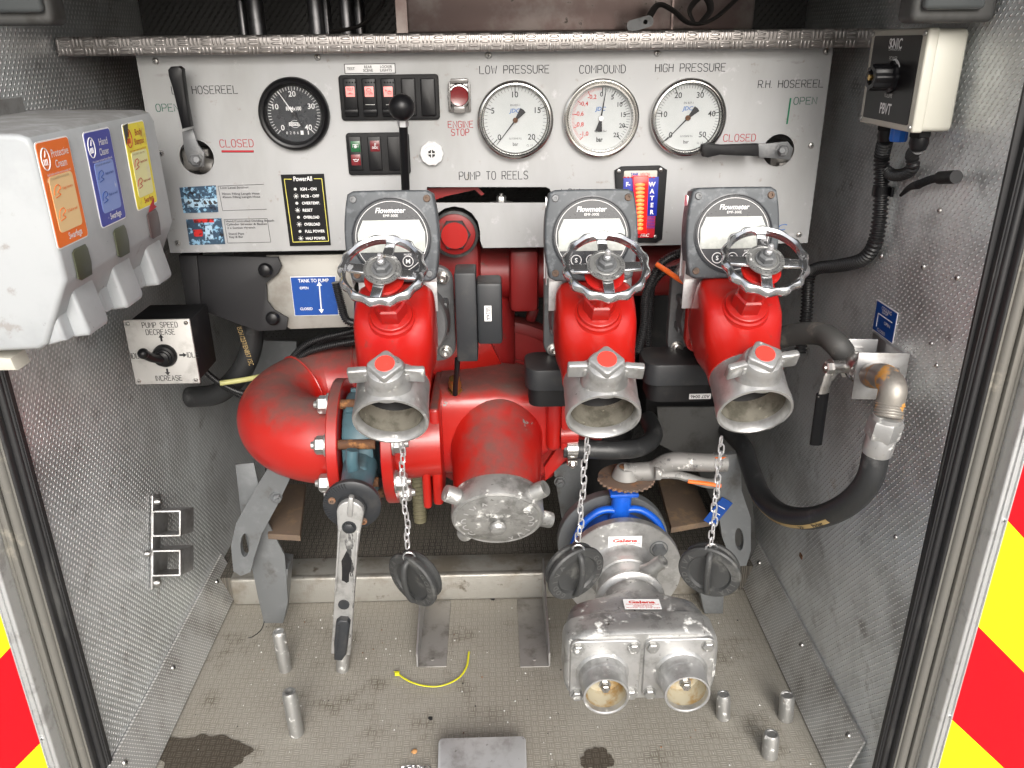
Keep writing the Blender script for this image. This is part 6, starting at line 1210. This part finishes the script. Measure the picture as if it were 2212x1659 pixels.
m = MB(); m.tube([at(1946, 422, X=.560), at(1965, 405, X=.556), at(1985, 398, X=.552)], lambda s: .0022+.004*s, n=10); m.tube([at(1985, 398, X=.552), at(2010, 388, X=.548), at(2035, 383, X=.545)], .0052, n=12, corr=.004); m.tube([at(2030, 384, X=.546), at(2066, 382, X=.543)], .0078, n=16, smooth=False)
solo('cut_cable_end', m, MT['black_matt'], 'short cut-off black cable end sticking out of the right wall', 'cable', at(1985, 398, X=.555))
# orange wire and cables right of the middle
m = MB(); m.tube([at(1420, 572, Y=1.20), at(1440, 585, Y=1.18), at(1470, 605, Y=1.16), at(1500, 618, Y=1.15)], .0040, n=12); solo('orange_wire', m, MT['orange_wire'], 'short orange wire passing behind the right flowmeter', 'wire', at(1440, 585, Y=1.18))
for i, (P, Y, r) in enumerate((([(1490, 540), (1440, 560), (1415, 590), (1395, 640), (1392, 700), (1378, 760)], 1.22, .0072), ([(1480, 575), (1430, 592), (1400, 640), (1385, 720), (1370, 770)], 1.24, .0055), ([(1410, 600), (1402, 680), (1400, 760), (1412, 800)], 1.26, .0060))):
    m = MB(); m.tube([at(u, v, Y=Y) for u, v in P], r, n=12, corr=.0034); solo('ribbed_cable', m, MT['conduit'], ['thickest black ribbed cable between the middle and right valves', 'thin black ribbed cable between the middle and right valves', 'rearmost black ribbed cable between the middle and right valves'][i], 'cable', at(*P[0], Y=Y), 'black ribbed cables')
# cooling loop sign
P = [at(u, v, X=WR-.0005) for u, v in ((1898, 650), (1943, 674), (1929, 742), (1884, 711))]; ys = [p.y for p in P]; zs_ = [p.z for p in P]
sy0, sy1 = (P[1].y+P[2].y)/2, (P[0].y+P[3].y)/2; sz1, sz0 = (P[0].z+P[1].z)/2, (P[2].z+P[3].z)/2
c = V((WR-.0008, (sy0+sy1)/2, (sz0+sz1)/2)); M = FR(c); w_, h_ = sy1-sy0, sz1-sz0
t = thing('cooling_loop_sign', 'small blue COOLING LOOP sign on the right wall', 'sign', c)
m = MB(); m.mat(1); m.prism(rrect(w_, h_, .0008), .0010, M); m.mat(0); m.prism(rrect(w_-.003, h_-.003, .0006), .0014, M); part('plate', m, [MT['sign_blue'], MT['white']], t)
m = MB(); m.text('COOLING', M @ T(.002, h_*.36, .0015), .0052, w=w_*.46); m.text('LOOP', M @ T(-.001, h_*.26, .0015), .0052, w=w_*.28); m.text('OPEN', M @ T(.010, -.002, .0015), .0048, w=w_*.28); m.text('CLOSED', M @ T(-.004, -h_*.37, .0015), .0048, w=w_*.38)
m.box((.001, h_*.12, .0017), (w_*.66, .0013, .0005), M); m.box((-w_*.32, -h_*.10, .0017), (.0013, h_*.44, .0005), M); part('white_lettering', m, MT['white'], t)
# cooling loop valve, elbow and big hose
VX = .515; q0 = at(1835, 775, X=VX); 
t = thing('cooling_loop_valve', 'small metal ball valve with a black lever, on square plates on the right wall', 'valve', at(1850, 790, X=WR))
m = MB()
for (u, v, s_) in ((1848, 770, .055), (1900, 812, .068)):
    c = at(u, v, X=.530); m.prism(rrect(s_, s_*1.02, .001), .003, frame(c, (.97, -.1, .0), (0, 0, 1)), .0005)
m.box((.568, at(1900, 800, X=.56).y, at(1900, 800, X=.56).z), (.006, .10, .085), bev=.002)
part('mounting_plate', m, MT['alu'], t)
c1_ = at(1838, 780, X=.522); c2_ = at(1884, 812, X=.524)
m = MB(); m.cyl(c1_, c2_, .019, n=28); d = (c2_-c1_).normalized(); m.nut(c1_-d*.004, d, .026, .014, wash=False, stud=False); m.nut(c2_-d*.012, d, .028, .014, wash=False, stud=False); m.sph(c1_.lerp(c2_, .45), .0225, n=24)
st = c1_.lerp(c2_, .3); m.cyl(st, st+V((-.040, -.006, .0)), .0095, n=16); m.nut(st+V((-.040, -.006, 0)), (-1, -.15, 0), .010, .008); part('valve_body', m, MT['steel'], t)
m = MB(); s2 = st+V((-.036, -.006, 0)); e1 = at(1790, 815, Y=s2.y-.004); e2 = at(1776, 858, Y=s2.y-.006); e3 = at(1762, 960, Y=s2.y-.008); m.tube([s2, s2.lerp(e1, .6)+V((0, 0, -.003)), e1, e2], .0085, n=12, flat=.35); part('lever_arm', m, MT['alu_dull'], t)
m = MB(); m.tube([e2+V((0, 0, .006)), e2.lerp(e3, .5), e3], .0095, n=14, flat=.5); part('lever_grip', m, MT['black'], t)
m = MB(); m.scr(FP(at(1935, 803, X=.545)), .006); part('screw', m, [MT['steel'], MT['ink']], t)
m = MB(); m.tube([at(1668, 735, X=.45), at(1720, 722, X=.47), at(1775, 722, X=.49), at(1808, 745, X=.50), at(1828, 772, X=.515)], .0175, n=24); solo('grey_hose', m, MT['hose_grey'], 'thick grey rubber hose from behind the right valve to the small ball valve', 'hose', at(1720, 722, X=.47))
t = thing('hydraulic_hose', 'thick black hose with a tan printed band curving in a U down the right wall', 'hose', at(1780, 1110, X=.48))
e = [at(1884, 812, X=.510), at(1912, 815, X=.500), at(1928, 838, X=.494), at(1922, 876, X=.492), at(1918, 900, X=.490)]
m = MB(); m.tube(e, .0170, n=28); me_ = mat('elbow', (.30, .28, .25), .5, .6, spots=[((.52, .24, .04), 30, .54, .60, None, 0., .8), ((.2, .18, .16), 20, .5, .7)], bump=(200, .3)); 
for k in range(5): m.lathe([(.0175, 0), (.0182, .0012), (.0175, .0024)], e[3].lerp(e[4], -.2+.25*k), e[4]-e[3], 28, cap=False)
part('elbow', m, me_, t)
f0, f1 = at(1916, 905, X=.490), at(1893, 978, X=.487); d = (f1-f0).normalized(); Lf = (f1-f0).length
m = MB(); m.lathe([(.0200, 0), (.0215, .003), (.0215, .024), (.020, .027)], f0, d, 6); m.lathe([(.0180, .026), (.0180, Lf*.45), (.0188, Lf*.5), (.0188, Lf*.93), (.0178, Lf)], f0, d, 32); m.cyl(f0-d*.006, f0, .019, n=28); part('ferrule', m, MT['cast_clean'], t)
H = [f1, at(1878, 1035, X=.484), at(1845, 1078, X=.478), at(1795, 1108, X=.47), at(1740, 1120, X=.46), at(1685, 1108, X=.455), at(1645, 1070, X=.452), at(1622, 1015, X=.455), at(1605, 965, X=.46), at(1570, 930, X=.47)]
m = MB(); m.tube(H, .0168, n=32); part('hose', m, MT['hose'], t)
C_ = crom(H, 10); 
def strip(i0, i1, wd, rad, mt_, txt=None, nm='printed_band', lab=None, hh_=.008):
    m = MB(); b = bmesh.new(); prev = None
    for i in range(i0, i1+1):
        p = C_[i]; tg = (C_[i+1]-C_[i-1]).normalized(); out = V((-.55, -.62, -.35)); out = (out-tg*out.dot(tg)).normalized(); sd_ = tg.cross(out); row = []
        for k in range(7): a = wd/rad*(k/6-.5); row.append(b.verts.new(p+(out*math.cos(a)+sd_*math.sin(a))*rad))
        if prev:
            for k in range(6): b.faces.new((prev[k], prev[k+1], row[k+1], row[k]))
        prev = row
    bmesh.ops.recalc_face_normals(b, faces=b.faces); m._put(b); return m
m = strip(29, 62, .0080, .0173, None); bd_ = part('printed_band', m, MT['hose_band'], t, 'tan band reading Parker')
m = MB()
for s, i, hgt in (('Parker', 33, .0075), ('>>', 39, .007), ('EN 857 1SC WP', 49, .006)):
    p = C_[i]; tg = (C_[i+1]-C_[i-1]).normalized(); out = V((-.55, -.62, -.35)); out = (out-tg*out.dot(tg)).normalized(); m.text(s, frame(p+out*.0177, -tg, -tg.cross(out)*-1 if 0 else out.cross(-tg)), hgt, off=.02)
part('print', m, MT['ink'], bd_)
# screws and rivets on the right wall
for i, (u, v, r) in enumerate(((2068, 600, .004), (1995, 576, .0045), (2012, 742, .0035), (2023, 789, .0035), (2030, 455, .004), (1935, 1160, .004))):
    m = MB(); m.scr(FR(at(u, v, X=WR-.0002)), r); solo('wall_rivet', m, [MT['steel'], MT['ink']], ['small rivet level with the right handwheel, near the jamb', 'small rivet right of the conduit bend', 'upper of two small rivets right of the blue sign', 'lower of two small rivets right of the blue sign', 'small rivet above the conduit bend, near the cut cable', 'lone small rivet low on the right wall under the thick hose'][i], 'rivet', at(u, v, X=WR), 'rivets on the right wall')
m = MB(); q = at(1730, 1201, X=WR-.001); m.box(q, (.002, .012, .008))
solo('rust_tab', m, MT['rust'], 'tiny rusty square tab low on the right wall', 'tab', at(1730, 1201, X=WR))
# dark things behind the pump so the rear reads full
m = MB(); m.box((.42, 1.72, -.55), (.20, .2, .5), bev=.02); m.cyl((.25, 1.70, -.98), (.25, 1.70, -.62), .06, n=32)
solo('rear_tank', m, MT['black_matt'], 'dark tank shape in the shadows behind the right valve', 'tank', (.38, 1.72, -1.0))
db = at(908, 1125, Z=ZF+.0615)
m = MB(); m.cyl(db, db+V((0, 0, .20)), .015, n=20)
for k in range(14): m.lathe([(.0152, 0), (.0172, .002), (.0152, .004)], db+V((0, 0, .01+k*.011)), (0, 0, 1), 20, cap=False)
solo('drain_stub', m, mat('beige', (.17, .155, .095), .6, 0.), 'beige ribbed vertical stub standing on the rear deck under the red pump', 'pipe', db)
